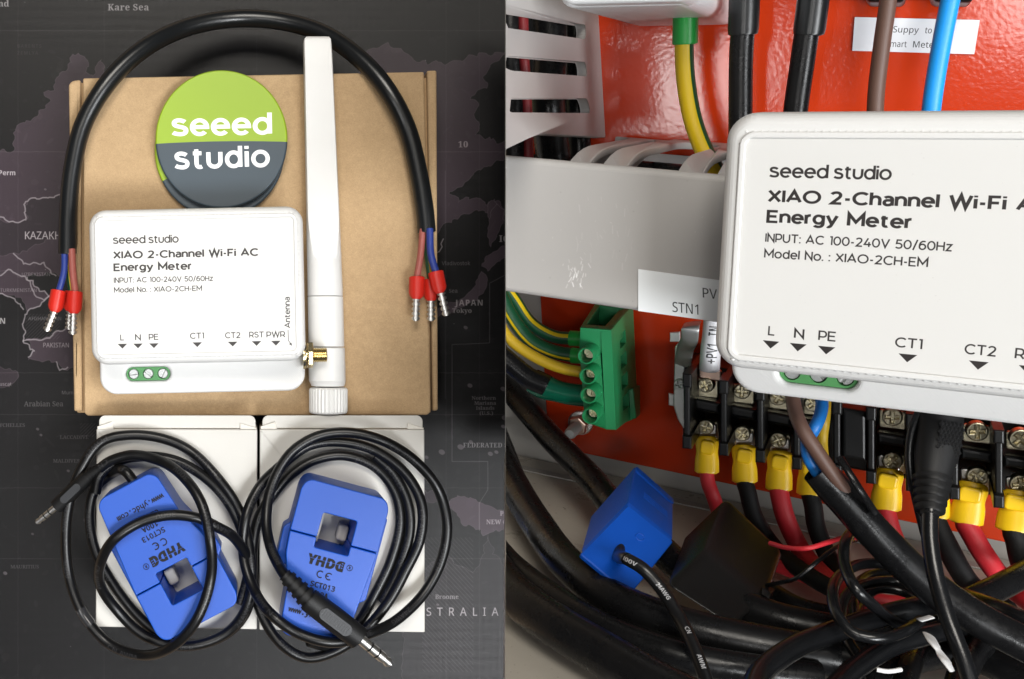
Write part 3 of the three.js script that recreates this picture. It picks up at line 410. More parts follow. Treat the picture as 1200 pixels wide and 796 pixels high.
function sensor(label, cx, cy, turn, top) {                                            // cx, cy: middle of the seam
  const t = thing('current_sensor', label, 'current sensor', 'blue clip-on current sensors lying on the cartons'), z = D - top, k = z / 1400;
  const f = new Frame(P(cx, cy, z), new V3(Math.cos(turn), 0, Math.sin(turn)), Y), q = (pts) => pts.map(([x, y]) => new THREE.Vector2(x * k, y * k)), th = 0.0225;
  const win = new THREE.Path(q([[-20.5, -12], [20.5, -12], [20.5, 30], [-20.5, 30]])), mini = (y0, y1) => new THREE.Path(q([[-20.5, y0], [20.5, y0], [20.5, y1], [-20.5, y1]]));
  const head = q([[-53, 0.6], [-20.5, 0.6], [-20.5, 30], [20.5, 30], [20.5, 0.6], [53, 0.6], [53, 54], [46, 64], [-46, 64], [-53, 54]]);
  part('head', slab(f, head, 0, th, { r: [0.5, 0.5, 0.8, 0.8, 0.5, 0.5, 3, 3, 3, 3].map((x) => x * 1e-3), bev: 0.00045, seg: 4 }), M.blue, t);
  const body = q([[-53, -0.6], [-51, -26], [-39, -66], [-34, -120], [43, -120], [48, -60], [51, -26], [53, -0.6], [20.5, -0.6], [20.5, -12], [-20.5, -12], [-20.5, -0.6]]);
  part('body', slab(f, body, 0, th, { r: [0.5, 1, 1, 3.6, 3.6, 1, 1, 0.5, 0.5, 0.6, 0.6, 0.5].map((x) => x * 1e-3), bev: 0.00045, seg: 4 }), M.blue, t);
  part('clip', slab(f, q([[-59, -44], [-42.5, -44], [-48, 26], [-53.5, 26], [-53.5, 6], [-60, 0]]), -0.006, 0.011, { r: 0.0008, bev: 0.0006 }), M.blue, t);
  part('hinge', slab(f, q([[46, -70], [58, -62], [58, 40], [50, 40], [50, -10], [46, -16]]), -0.007, 0.012, { r: 0.001, bev: 0.0006 }), M.blue, t);
  const core = new THREE.Path(); part('core', mergeG([slab(f, q([[-19.5, -11], [-15, -11], [-15, 29], [-19.5, 29]]), -0.0105, 0.009, { bev: 0.0006 }), slab(f, q([[6, -4], [19, -4], [19, 16], [6, 16]]), -0.0135, 0.007, { bev: 0.001, r: 0.001 })]), std({ color: lin(0.36, 0.34, 0.31), roughness: 0.5 }), t);
  part('printed_text', sheet([[-50, -8], [50, -8], [50, -126], [-50, -126]].map(([x, y]) => f.p(x * k * 0.82, y * k * 0.82 - 0.0012, 0.00012)), f.n, 0.00005), M.print, t);
  return { t, f, k };
}
const S1 = sensor('blue current sensor on the left carton, lettering upside down', 206, 674, Math.PI - 0.487, BH + 0.0228);
const S2 = sensor('blue current sensor on the right carton, lettering upright', 391, 635, 0.262, BH + 0.0228);
function jackPlug(t, a, b, c, d, r) {                                                   // strain relief end, body start, body end, tip
  const st = tube([a, a.clone().lerp(b, 0.5), b], (u) => r * (0.62 + 0.3 * u) * (1 - 0.2 * (Math.sin(u * Math.PI * 9) > 0.25 ? 1 : 0)), { seg: 72, rs: 18 });
  const p = part('plug', mergeG([st, tube([b, b.clone().lerp(c, 0.5), c], (u) => r * (1 - 0.1 * Math.abs(u - 0.5)), { seg: 16, rs: 22, flat: 0.9 })]), M.plug, t);
  const dir = c.clone().sub(b), up = Y.clone().addScaledVector(dir, -Y.dot(dir) / dir.lengthSq()).normalize(), side = up.clone().cross(dir).normalize(), L0 = dir.length(); dir.normalize();
  const gf = new Frame(b.clone().lerp(c, 0.5).addScaledVector(up, r * 0.86), dir, up), pts = []; for (let i = 0; i < 28; i++) { const an = i / 28 * 2 * Math.PI; pts.push(new THREE.Vector2((Math.cos(an) > 0 ? 1 : -1) * L0 * 0.2 + Math.cos(an) * r * 0.5, Math.sin(an) * r * 0.5)); }
  const ribs = []; for (let i = 0; i < 13; i++) ribs.push(slab(gf, rectPts(-L0 * 0.27 + i * L0 * 0.54 / 13, -r * 0.34, -L0 * 0.27 + (i + 0.45) * L0 * 0.54 / 13, r * 0.34), 0.00035, 0.0004));
  part('grip_pad', mergeG([slab(gf, pts, 0.00022, 0.0012, { bev: 0.0001 }), ...ribs]), M.grip, p);
  const e = d.clone().sub(c), R = r * 0.43, at = (u) => c.clone().addScaledVector(e, u);
  const tip = part('contact', tube([c, at(0.5), d], (u) => R * (u > 0.97 ? 0.45 : u > 0.9 ? 0.95 - (u - 0.9) * 5 : u > 0.8 ? 0.72 + (u - 0.8) * 2.3 : 1 - (u > 0.72 ? (u - 0.72) * 3.4 : 0)), { seg: 60, rs: 18 }), M.steel, p);
  for (const u of [0.3, 0.54]) part('insulating_ring', tube([at(u), at(u + 0.02), at(u + 0.04)], R * 1.03, { seg: 4, rs: 18 }), M.blackPlastic, tip);
}
const run = (list, k = 0) => list.map(([x, y, h]) => P(x, y, D - (h ?? k)));
{
  const lo = BH + 0.003, mid = BH + 0.0066, hi = BH + 0.0262;
  const path = [[158, 566, BH + 0.014], [146, 552, BH + 0.013], [130, 556, lo], [113, 571, lo], [105.5, 595, lo], [110, 640, lo], [132, 684, lo], [168, 728, lo], [208, 754, lo], [252, 750, lo], [286, 722, lo], [295, 670, mid], [276, 632, BH + 0.016], [254, 617.5, BH + 0.024], [230, 607, hi], [198, 604, hi], [165, 612, hi], [134, 632, hi], [119, 657, BH + 0.021], [117, 684, BH + 0.013], [135, 713, mid + 0.001], [171, 746, mid], [222, 757, mid], [268, 740, mid], [292, 702, mid + 0.003], [292, 640, mid + 0.003], [279, 596, mid], [254, 559, mid], [222, 528, lo], [190, 514, lo], [151, 510, lo], [119, 518, lo], [96, 548, lo], [81.5, 588, lo], [77, 631, lo], [81.5, 678, lo], [97, 719, lo + 0.002], [127, 754, mid], [167, 768, mid + 0.006], [202, 757.5, hi - 0.004], [230, 727, hi], [247, 678, hi], [246, 631, hi + 0.003], [235, 588, hi + 0.001], [214, 558, BH + 0.022], [187, 540, BH + 0.014], [155, 533.5, mid + 0.004], [128, 541, mid + 0.002], [117, 549, mid + 0.001]];
  part('cable', mergeG([tube(run(path), W(12.2, 0.425), { seg: 620, rs: 14, unit: true }), tube(run([[112, 578], [118, 556], [140, 540], [172, 535], [208, 541], [243, 562], [268, 590], [285, 628], [291, 668], [282, 708]], lo + 0.0032), W(12.2, 0.43), { seg: 120, unit: true })]), M.cordPrint, S1.t);
  jackPlug(S1.t, P(119, 547, D - mid), P(103, 559, D - mid + 0.0012), P(66, 594, D - mid + 0.004), P(42.5, 613, D - mid + 0.006), W(18.5, 0.427));
  part('shrink_sleeve', tube(run([[94.5, 714, lo + 0.0018], [98, 721, lo + 0.0021], [106, 732, lo + 0.0028]]), W(13.4, 0.425), { seg: 12 }), phy({ color: lin(0.03, 0.03, 0.032), roughness: 0.15 }), S1.t);
}
{
  const lo = BH + 0.003, mid = BH + 0.0066, up = BH + 0.0102, hi = BH + 0.0258;
  const path = [[337, 679, hi + 0.004], [328, 665, hi + 0.001], [317, 641, BH + 0.019], [312, 611, BH + 0.014], [318, 571, up + 0.001], [340, 532, up], [371, 512, up], [407, 507, up], [447, 516, up], [486, 540, mid], [514, 575, lo], [524, 615, lo], [518, 655, lo], [498, 694, lo + 0.002], [466, 726, mid + 0.004], [431, 743, BH + 0.02], [391, 753, hi], [351, 743, hi], [320, 722, hi - 0.001], [299, 694, BH + 0.015], [286, 655, up], [288, 607, up], [304, 571, mid], [332, 543.5, mid], [363, 522, mid], [399, 518, mid], [439, 528, mid], [475, 555, mid], [494, 591, mid], [492.5, 631, mid], [475, 670, mid], [455, 706, mid], [424, 742, mid], [391, 764, mid], [359, 771, mid], [331, 756, mid], [305, 716, lo], [296, 660, lo], [303, 607, lo], [320, 580, lo], [340, 557, lo], [367, 540, lo], [403, 534, lo], [439, 547, lo], [462, 575, lo], [469, 611, lo], [459, 655, lo], [441, 694, lo], [416, 735, lo], [385, 756, lo + 0.003], [362, 752, BH + 0.011]];
  part('cable', mergeG([tube(run(path), W(12.4, 0.425), { seg: 640, rs: 14, unit: true }), tube(run([[440, 535], [462, 556], [478, 590], [480, 625], [467, 668], [448, 706]], lo + 0.001), W(12.4, 0.43), { seg: 90, unit: true })]), M.cordPrint, S2.t);
  jackPlug(S2.t, P(334, 674, D - hi - 0.004), P(362, 703, D - hi - 0.005), P(421, 748, D - hi - 0.003), P(458, 779, D - hi + 0.001), W(30, 0.4));
}

// ---------------------------------------------------------------- right: the cabinet, its back plane R and its floor F
const away = new V3(754, -1400, -288).normalize();                                     // into the cabinet
const R0 = P(900, 300, 0.385), R = new Frame(R0, new V3(1, 0.3, 0.1), away.clone().negate());
R.u.copy(R.at(850, 562).sub(R.at(640, 521)).normalize()); R.v.copy(R.n.clone().cross(R.u)); R.m.makeBasis(R.u, R.v, R.n).setPosition(R.o);
const fa = R.at(640, 541, -0.012), fb = R.at(1200, 661, -0.012);
const F = new Frame(fa, fb.clone().sub(fa), fb.clone().sub(fa).cross(R.n).negate());
const rr = (list, h) => list.map(([x, y, k]) => R.at(x, y, k ?? h));
const ff = (list, h) => list.map(([x, y, k]) => F.at(x, y, k ?? h));
setting('cabinet_back', plate(R, [[592, -60], [1290, -60], [1290, 681], [592, 531]], -0.0135, 0.003, {}), M.grey);
setting('cabinet_floor', plate(F, [[592, 531], [1290, 680], [1290, 818], [592, 818]], 0, 0.003, {}), (() => {
  const t = canvasTex(1024, 1024, (g) => { g.fillStyle = '#b7b1a6'; g.fillRect(0, 0, 1024, 1024); for (let k = 0; k < 700; k++) { g.fillStyle = `rgba(${rnd() < 0.8 ? '38,30,26' : '190,180,168'},${0.15 + 0.45 * rnd()})`; const r = 0.6 + 2.2 * rnd() ** 4; g.beginPath(); g.ellipse(rnd() * 1024, rnd() * 1024, r, r * (0.6 + rnd()), rnd() * 3, 0, 7); g.fill(); } for (let k = 0; k < 16; k++) { g.strokeStyle = `rgba(30,24,20,${0.5 + 0.4 * rnd()})`; g.lineWidth = 2; const x = rnd() * 1024, y = rnd() * 1024; g.beginPath(); g.moveTo(x, y); g.lineTo(x + 14 * (rnd() - 0.5), y + 14 * (rnd() - 0.5)); g.lineTo(x + 14 * (rnd() - 0.5), y + 14 * (rnd() - 0.5)); g.stroke(); } });
  return std({ map: rep(t, 0.16), roughness: 0.6, roughnessMap: rep(scuff, 0.1), bumpMap: rep(scuff, 0.06), bumpScale: 0.00006 });
})());
setting('floor_lip', plate(F, [[592, 541], [1290, 690], [1290, 696], [592, 546]], 0.0006, 0.0005, { bev: 0.0002 }), M.grey);
const ro = R.at(690, 300, 0), RP = new Frame(ro, R.u, new V3(-654, 1400, 293));       // the red plate, tilted so that the small lamp panels reflect in it
setting('back_panel', plate(RP, [[612, -60], [1290, -60], [1290, 660], [642, 523]], 0, 0.0035, { r: [0, 0, 0, 0.006], bev: 0.0008 }), M.red);

// wiring duct across the panel
const HD = 0.106, DA = R.at(602, 184, HD), DF = new Frame(DA, R.at(850, 206, HD).sub(DA), R.n);       // on its front face
{
  const t = thing('wiring_duct', 'grey wiring duct running across the red panel with open fingers on top', 'cable duct');
  part('cover', cut(plate(DF, [[585, 182.5], [1010, 220], [1010, 404], [585, 342]], 0.0022, 0.004, { bev: 0.0016, seg: 5 })), M.ductCover, t);
  const TF = new Frame(DF.p(0, 0.0030, -HD), DF.u, DF.v), len = 0.125, x0 = -0.012;        // top wall; local v runs to the panel
  const s = (h) => -h, col = (px) => { const p = DF.at(px, 184 + (px - 602) * 0.0887, 0); return p.sub(DA).dot(DF.u); };
  part('back_strip', slab(TF, rectPts(col(708), s(0.013), len, s(0.0002)), 0, 0.0022, { bev: 0.0004 }), M.duct, t);
  for (const [a, b] of [[659, 684], [699, 729], [789, 820], [836, 866], [882, 912], [928, 958]]) {
    const xa = col(a), xb = col(b), r = 0.004, sh = new THREE.Shape(), h1 = HD - 0.003, w = xb - xa;
    const side = []; for (let i = 0; i <= 12; i++) side.push(0.026 + (h1 - 0.026) * i / 12);
      sh.moveTo(xa - r * 1.4, s(0.0128)); sh.quadraticCurveTo(xa, s(0.0128), xa, s(0.024)); for (const h of side) sh.lineTo(xa, s(h)); for (const h of [...side].reverse()) sh.lineTo(xb, s(h)); sh.lineTo(xb, s(0.024)); sh.quadraticCurveTo(xb, s(0.0128), xb + r * 1.4, s(0.0128)); sh.closePath();
    const g = new THREE.ExtrudeGeometry(sh, { depth: 0.0014, bevelEnabled: true, bevelThickness: 0.0004, bevelSize: 0.0004, bevelOffset: -0.0004, bevelSegments: 2 }); g.translate(0, 0, -0.0018);
    const gp = g.attributes.position; for (let i = 0; i < gp.count; i++) { const k = Math.max(0, (-gp.getY(i) - (HD - 0.034)) / 0.034); gp.setZ(i, gp.getZ(i) - 0.0062 * k ** 2.4); }          // the finger bends down to the cover
    part('finger', smooth(g.applyMatrix4(TF.m), 0.8), M.duct, t);
  }
  const bottom = DF.uv(850, 377, 0).y + 0.002, bf = new Frame(DF.p(0, bottom, -HD), DF.u, DF.v);
  part('bottom_wall', cut(slab(bf, rectPts(-0.006, s(HD - 0.003), len, s(0.0004)), 0, 0.002, {})), M.duct, t);
  part('back_wall', cut(slab(DF, rectPts(-0.008, bottom + 0.001, len, -0.002), -HD + 0.0016, 0.0014, {})), M.duct, t);
  const lab = (f, c, h, draw, w, hh, name, label, cat) => single(name, label, cat, sheet(c.map(([x, y]) => f.at(x, y, h)), f.n), std({ map: canvasTex(w, hh, draw), roughness: 0.35 }));
  lab(DF, [[748, 315.5], [905, 337], [905, 386], [748, 364.5]], 0.00245, (g, w, h) => { g.fillStyle = '#eef2f4'; g.fillRect(0, 0, w, h); g.fillStyle = '#24272a'; g.font = '74px sans-serif'; g.transform(1, -0.02, 0.03, 1, 0, 0); g.fillText('PV', 345, 114); g.save(); g.translate(182, 208); g.scale(0.92, 1); g.fillText('STN1', 0, 0); g.restore(); }, 720, 226, 'duct_label', 'white printed label on the lower right of the grey duct', 'label');
  lab(RP, [[1002, 20], [1148.5, 23.5], [1142, 63.5], [999, 59.5]], 0.0006, (g, w, h) => { g.fillStyle = '#d7d9de'; g.fillRect(0, 0, w, h); g.fillStyle = '#141518'; g.font = '70px sans-serif'; const fit = (s, x0, x1, y) => { g.save(); g.translate(x0, y); g.scale((x1 - x0) / g.measureText(s).width, 1); g.fillText(s, 0, 0); g.restore(); }; g.font = '58px sans-serif'; fit('Suppy', 240, 396, 98); fit('to', 432, 476, 98); fit('Smart', 204, 334, 196); fit('Meter', 366, 520, 196); }, 740, 230, 'panel_label', 'white printed label on the red panel behind the brown and blue wires', 'label');
  // cables lying in the duct
  for (const [a, y, hh, w, l] of [[0, 17, 0.03, 30, 'thick black cable lying inside the duct under the fingers'], [0, 27, 0.06, 26, 'second black cable inside the duct, nearer the cover']]) single('duct_cable', l, 'cable', cut(tube(rr([[575, 176 + y], [640, 178 + y], [720, 183 + y], [800, 190 + y], [960, 208 + y]], hh), W(w, 0.35), { rs: 16 })), M.rubber, 'black cables inside the grey duct');
}
// upright duct on the left: slotted side wall
{
  const wall = new Frame(R.at(702, 0, 0), away, R.at(711, 161, 0).sub(R.at(702, 0, 0)).cross(away).multiplyScalar(R.at(711, 161, 0).sub(R.at(702, 0, 0)).cross(away).x > 0 ? 1 : -1)), N1 = (px) => px.map(([x, y]) => wall.uv(x, y, 0)), t = thing('upright_duct', 'grey upright duct with rounded slots at the top left of the panel', 'cable duct');
  const holes = [[[560, 3], [600, 12], [688, 27.5], [688, 47.5], [600, 35], [560, 28]], [[594, 63], [688, 71], [690, 91], [600, 84.5], [592, 80]], [[598, 113], [690, 113.5], [694, 134], [600, 133.5], [595, 129]]].map((h, i) => new THREE.Path(roundShape(N1(h), i ? [0.003, 0.0034, 0.0034, 0.003, 0.002] : [0, 0.003, 0.0034, 0.0034, 0.003, 0]).getPoints(6)));
  const s = roundShape(N1([[530, -60], [699, -60], [703, 20], [711, 161], [640, 157.5], [603, 163], [530, 176]]), 0.0006); s.holes = holes; const g = new THREE.ExtrudeGeometry(s, { depth: 0.0024, bevelEnabled: true, bevelThickness: 0.0003, bevelSize: 0.0004, bevelOffset: -0.0004, bevelSegments: 2, curveSegments: 8 }); g.translate(0, 0, -0.003);
  part('slotted_wall', cut(g.applyMatrix4(wall.m)), M.duct, t);
  part('back_strip', cut(plate(R, [[600, -60], [690, -60], [698, 158], [600, 158]], 0.0022, 0.002, {})), M.blackPlastic, t);  // black colour stands in for the shade inside the grey duct
  const bk = M.rubber, lst = [[[[640, -60], [645, 60], [642, 120], [650, 200]], 0.0085, 40, bk, 'thick black cable seen through the upright duct slots'], [[[676, -60], [674, 60], [676, 120], [680, 200]], 0.0075, 30, bk, 'black cable deep in the upright duct beside the red panel'], [[[596, -60], [598, 40], [600, 90], [604, 200]], 0.009, 26, bk, 'black cable nearest the cover in the upright duct'], [[[613, -60], [614, 60], [617, 110], [620, 200]], 0.005, 11, std({ color: lin(0.2, 0.012, 0.016), roughness: 0.5 }), 'dark red wire glimpsed through the upright duct slots']];
  for (const [p, back, w, m, l] of lst) single('riser_cable', l, 'cable', cut(tube(p.map(([x, y]) => wall.at(x, y, -back - 0.001)), W(w, 0.37), { rs: 16 })), m);
}
// white housing above
{
  const t = thing('white_housing', 'white plastic housing at the top edge of the red panel', 'housing');
  part('case', plate(R, [[654, -60], [654, 9], [809, 5], [811, -60]], 0.1, 0.1, { r: 0.0035, bev: 0.003, seg: 5 }), M.whiteBox, t);
  part('cover', plate(R, [[652, -60], [652, 5], [812, 1], [813, -60]], 0.108, 0.02, { r: 0.004, bev: 0.002, seg: 5 }), M.whiteBox, t);
}
{
  const t = thing('earth_conductor', 'yellow and green wire hanging from a green sleeve under the white housing', 'wire');
  part('conductor', tube(rr([[803, 30], [802, 60], [804, 95], [812, 140], [826, 178], [842, 205]], 0.042), W(21, 0.355), { rs: 18, unit: true }), M.twoTone([[0.54, 0.76], [0.02, 0.13]]), t);
  part('sleeve', tube(rr([[803.5, 4], [803.5, 28], [803, 51]], 0.042), W(28, 0.355), { seg: 14, rs: 24 }), M.sleeveGreen, t);
}
for (const [p, sl, l] of [[[[872, 20], [869, 60], [868, 130], [868, 215]], [[873, -40], [872.5, 0], [871, 40]], 'black conductor left of the pair above the meter'], [[[948, 20], [941, 70], [932, 135], [926, 215]], [[956, -40], [953, 0], [948, 40]], 'black conductor right of the pair above the meter, leaning left']]) {
  const t = thing('black_conductor', l, 'cable', 'black conductors above the meter');
  part('conductor', tube(rr(p, 0.05), W(26.5, 0.335), { rs: 20 }), M.rubber, t);
  part('sleeve', tube(rr(sl, 0.05), (u) => W(34, 0.335) * (1 - 0.05 * Math.max(0, (u - 0.93) / 0.07)), { seg: 30, rs: 24 }), M.pvc, t);
}
single('brown_wire', 'brown wire in front of the left part of the panel label', 'wire', tube(rr([[1044, -40], [1041, 0], [1034, 50], [1027, 110], [1025, 160]], 0.03), W(18, 0.345), { rs: 16 }), M.brownCable);
single('blue_wire', 'bright blue wire in front of the right part of the panel label', 'wire', tube(rr([[1123, -40], [1114, 0], [1104, 50], [1094, 110], [1088, 160]], 0.03), W(20, 0.34), { rs: 16 }), M.skyBlue);
for (const [a, b, l] of [[1014, 1062, 'black terminal edge above the brown wire'], [1092, 1142, 'black terminal edge above the blue wire']]) single('black_terminal', l, 'terminal', plate(R, [[a, -30], [b, -29], [b, 3], [a, 2.5]], 0.022, 0.022, { r: 0.0018, bev: 0.0015 }), M.blackPlastic, 'black terminals at the top edge');

// green earth terminal block
{
  const t = thing('earth_terminal_block', 'green four-way earth terminal block screwed to the red panel', 'terminal block'), hF = 0.046;
  const front = [[680, 384], [716.5, 387], [722, 504], [685, 495]], c = (h, pts) => pts.map(([x, y]) => R.at(x, y, h));
  const back = [[700, 352], [742, 357], [748, 484], [712, 478]];
  const bl = (q, u, v) => q[0].clone().multiplyScalar((1 - u) * (1 - v)).addScaledVector(q[1], u * (1 - v)).addScaledVector(q[2], u * v).addScaledVector(q[3], (1 - u) * v);
  const F4 = c(hF, front), B4 = c(0.006, back), side = [F4[1], B4[1], B4[2], F4[2]], top = [F4[0], F4[1], B4[1], B4[0]], norm = (q, to) => { const n = q[1].clone().sub(q[0]).cross(q[3].clone().sub(q[0])).normalize(); return n.dot(to) < 0 ? n.negate() : n; }, nS = norm(side, R.u), nT = norm(top, R.v);
  const off = (p, s, k) => p.clone().addScaledVector(nS, -0.003 * s).addScaledVector(nT, -0.007 * k);
  part('body', hex([off(F4[0], 0, 1), off(F4[1], 1, 1), off(F4[2], 1, 0), F4[3], off(B4[0], 0, 1), off(B4[1], 1, 1), off(B4[2], 1, 0), B4[3]], 0.02), M.earthGreen, t);
  const rim = [[0, 0, 1, 0.12], [0, 0.82, 1, 1], [0, 0.12, 0.15, 0.82], [0.85, 0.12, 1, 0.82]].map(([u0, v0, u1, v1]) => { const q = [[u0, v0], [u1, v0], [u1, v1], [u0, v1]].map(([u, v]) => bl(top, u, v)); return hex([...q, ...q.map((p) => p.clone().addScaledVector(nT, -0.0075))], 0.03); });
  part('top_rim', mergeG(rim), M.earthGreen, t);
  const SF = new Frame(side[0], side[1].clone().sub(side[0]), nS), sl = (u, v) => { const p = bl(side, u, v).sub(SF.o); return new THREE.Vector2(p.dot(SF.u), p.dot(SF.v)); };
  const ports = [0, 1, 2, 3].map((i) => new THREE.Path([[0.34, 0.14], [0.6, 0.14], [0.6, 0.27], [0.34, 0.27]].map(([a, b]) => sl(a, b + i * 0.2))));
  part('side_wall', slab(SF, [[0, 0.005], [1, 0.005], [1, 1], [0, 1]].map((a) => sl(...a)), 0, 0.0031, { r: 0.0003, holes: ports }), M.earthGreen, t);
  for (let i = 0; i < 4; i++) part('clamp', slab(SF, [[0.42, 0.17], [0.52, 0.17], [0.52, 0.24], [0.42, 0.24]].map(([a, b]) => sl(a, b + i * 0.2)), -0.0016, 0.002, { bev: 0.0002 }), M.copper, t);
  part('foot', hex([...c(0.02, [[722, 462], [742, 455], [746, 490], [722, 500]]), ...c(0.0005, [[735, 450], [750.5, 452], [750.5, 486], [738, 492]])], 0.04), M.earthGreen, t);
  [[690, 414.5], [692, 438], [693, 460.5], [695, 484.5]].forEach(([x, y], i) => {
    const f = turnTo(R.at(x, y, hF + 0.004), R.n, R.u), r = W(22, 0.335), ring = new THREE.LatheGeometry([[r, -0.005], [r, 0.0036], [r - 0.0003, 0.004], [r * 0.82, 0.004], [r * 0.78, 0.0036], [r * 0.76, -0.004], [0, -0.004]].map((p) => new THREE.Vector2(...p)), 28).rotateX(Math.PI / 2).applyMatrix4(f.m);
    const b = part('screw_barrel', smooth(ring), M.earthGreen, t);
    part('clamp_screw', crossScrew(new Frame(f.p(0, 0, -0.0022), f.u, f.n), r * 0.66, 0.7 + i * 0.5, i % 2 === 0), M.yellowZinc, b);
  });
}
{
  const wires = [['green and yellow wire, uppermost of those entering the green block', [[588, 330], [603, 352], [622, 379], [648, 394], [672, 397]], 17, M.twoTone([[0, 0.5], [0.6, 1]]), [[668, 396.5], [676, 397], [686, 397.5]], M.sleeveGreen], ['dark green wire with a light green ferrule, second into the block', [[585, 342], [600, 372], [622, 399], [648, 412], [674, 417]], 18, M.twoTone([[0, 0.36], [0.42, 1]]), [[670, 416.5], [677, 417], [687, 417.5]], M.sleeveGreen], ['plain yellow wire, third into the green block', [[580, 372], [598, 398], [630, 420], [660, 432], [686, 437]], 14, M.wireYellow]];
  wires.forEach(([l, p, w, m, s, sm], i) => { const t = thing('earth_wire', l, 'wire'); part('conductor', cut(tube(rr(p, 0.03 + 0.006 * i), W(w, 0.36), { rs: 14, unit: true })), m, t); if (s) part('ferrule_sleeve', tube(rr(s, 0.03 + 0.006 * i), W(20, 0.36), { rs: 18, seg: 8 }), sm, t); });
  const t = thing('earth_wire', 'thick black earth cable ending in a glossy dark green sleeve', 'cable'); part('conductor', cut(tube(rr([[570, 402], [596, 424], [620, 443], [640, 452]], 0.045), W(27, 0.35), { rs: 18 })), M.rubber, t); part('sleeve', tube(rr([[624, 446], [640, 454], [664, 461], [688, 464]], 0.042), (u) => W(33, 0.35) * (0.86 + 0.14 * Math.sin(Math.min(1, u * 1.6 + 0.25) * Math.PI)), { rs: 22, seg: 30, round: 0.0006 }), M.darkGreen, t);
}
{ // bolt
  const t = thing('bolt', 'zinc bolt with nut and washer below the green terminal block', 'bolt'), f = new Frame(R.at(681, 495, 0), R.u, R.n), k = 0.41 / 1400, h = []; for (let i = 0; i < 6; i++) h.push(new THREE.Vector2(Math.cos(i * Math.PI / 3 + 0.4) * 12 * k, Math.sin(i * Math.PI / 3 + 0.4) * 12 * k));
  part('washer', disc(f, 15 * k, 0, 0.0015, 0.0005, 32), M.steel, t); part('nut', slab(f, h, 0.0068, 0.0053, { bev: 0.0006 }), M.copper, t);
  const pr = []; for (let i = 0; i < 12; i++) pr.push([6.1 * k, 0.002 + i * 0.0012], [6.9 * k, 0.0026 + i * 0.0012]); pr.push([6 * k, 0.0165], [5 * k, 0.0173], [0, 0.0173]);
  part('stud', smooth(new THREE.LatheGeometry(pr.map((p) => new THREE.Vector2(...p)), 24).rotateX(Math.PI / 2).applyMatrix4(f.m)), M.zinc, t);
}
// terminal strip
const TX = (x) => x - 828;
{
  const t = thing('terminal_strip', 'long black barrier terminal strip with brass screws below the meter', 'terminal strip');
  part('base', plate(R, [[800, 424], [1290, 500], [1290, 606], [800, 512]], 0.018, 0.018, { bev: 0.001 }), M.blackPlastic, t);
  for (const x of [805, 848, 891, 934, 981, 1021, 1068, 1119, 1171, 1222]) {
    const y0 = 438 + (x - 805) * 0.18, y1 = 522 + (x - 805) * 0.19, w = 3.6 + (x - 805) * 0.003, q = (a, b, ww, top, th) => plate(R, [[x - ww, a], [x + ww, a + 1], [x + ww, b + 1], [x - ww, b]], top, th, { bev: 0.0005 });
    part('barrier', mergeG([q(y0 + 1, y1, w, 0.05, 0.05), q(y0, y0 + 16, w + 1.8, 0.052, 0.012), q(y1 - 11, y1 + 4, w + 1.8, 0.052, 0.02)]), M.blackPlastic, t);
  }
  for (const x of [828, 870, 912, 954, 1046, 1094, 1145, 1196, 1246]) {
    const yl = 500 + TX(x) * 0.182, yu = 451 + TX(x) * 0.17, s = 1 + TX(x) * 0.0006;
    part('insulating_bar', plate(R, [[x - 16 * s, yl - 33], [x + 16 * s, yl - 27], [x + 16 * s, yl - 13], [x - 16 * s, yl - 19]], 0.036, 0.02, { bev: 0.0012 }), M.pvc, t);
    for (const [y, dy, k] of [[yu, 9, 0.3], [yl, 9, 1.2]]) {
      part('contact_plate', plate(R, [[x - 14 * s, y - 8], [x + 14 * s, y - 5], [x + 14 * s, y + 17], [x - 14 * s, y + 13]], 0.031, 0.0016, { bev: 0.0004, r: 0.0008 }), M.yellowZinc, t);
      part('terminal_screw', crossScrew(turnTo(R.at(x, y, 0.0335), R.n.clone().addScaledVector(R.u, 0.1 * Math.sin(x)), R.u), W(18.5 * s, 0.355), k + x, false), M.yellowZinc, t);
    }
  }
  part('end_cover', plate(R, [[987, 478], [1016, 483], [1016, 541], [987, 536]], 0.049, 0.049, { bev: 0.001 }), M.blackPlastic, t);
}
{ // metal end bracket
  const t = thing('rail_bracket', 'bent zinc bracket holding the left end of the terminal strip', 'bracket');
  part('plate', plate(R, [[791, 404], [806, 400], [802, 440], [803, 505], [795, 494], [789, 476]], 0.02, 0.0016, { r: 0.0012, bev: 0.0004 }), M.zinc, t);
  part('hook', tube(rr([[800, 428, 0.022], [803, 410, 0.028], [808, 398, 0.036], [809, 386, 0.04], [812, 378, 0.03]]), W(20, 0.36), { flat: 0.14, rs: 20, seg: 40, ref: R.n }), M.zinc, t);
  part('tab', plate(R, [[785, 390], [797, 389], [797, 401], [785, 401]], 0.012, 0.0012, { bev: 0.0003 }), M.zinc, t); part('tab', plate(R, [[783.5, 461], [792, 463], [792, 477], [783.5, 475]], 0.012, 0.0012, { bev: 0.0003 }), M.zinc, t);
  part('fixing_screw', crossScrew(turnTo(R.at(796.5, 450, 0.021), R.n, R.u), W(13, 0.36), 0.4), M.zinc, t);
}
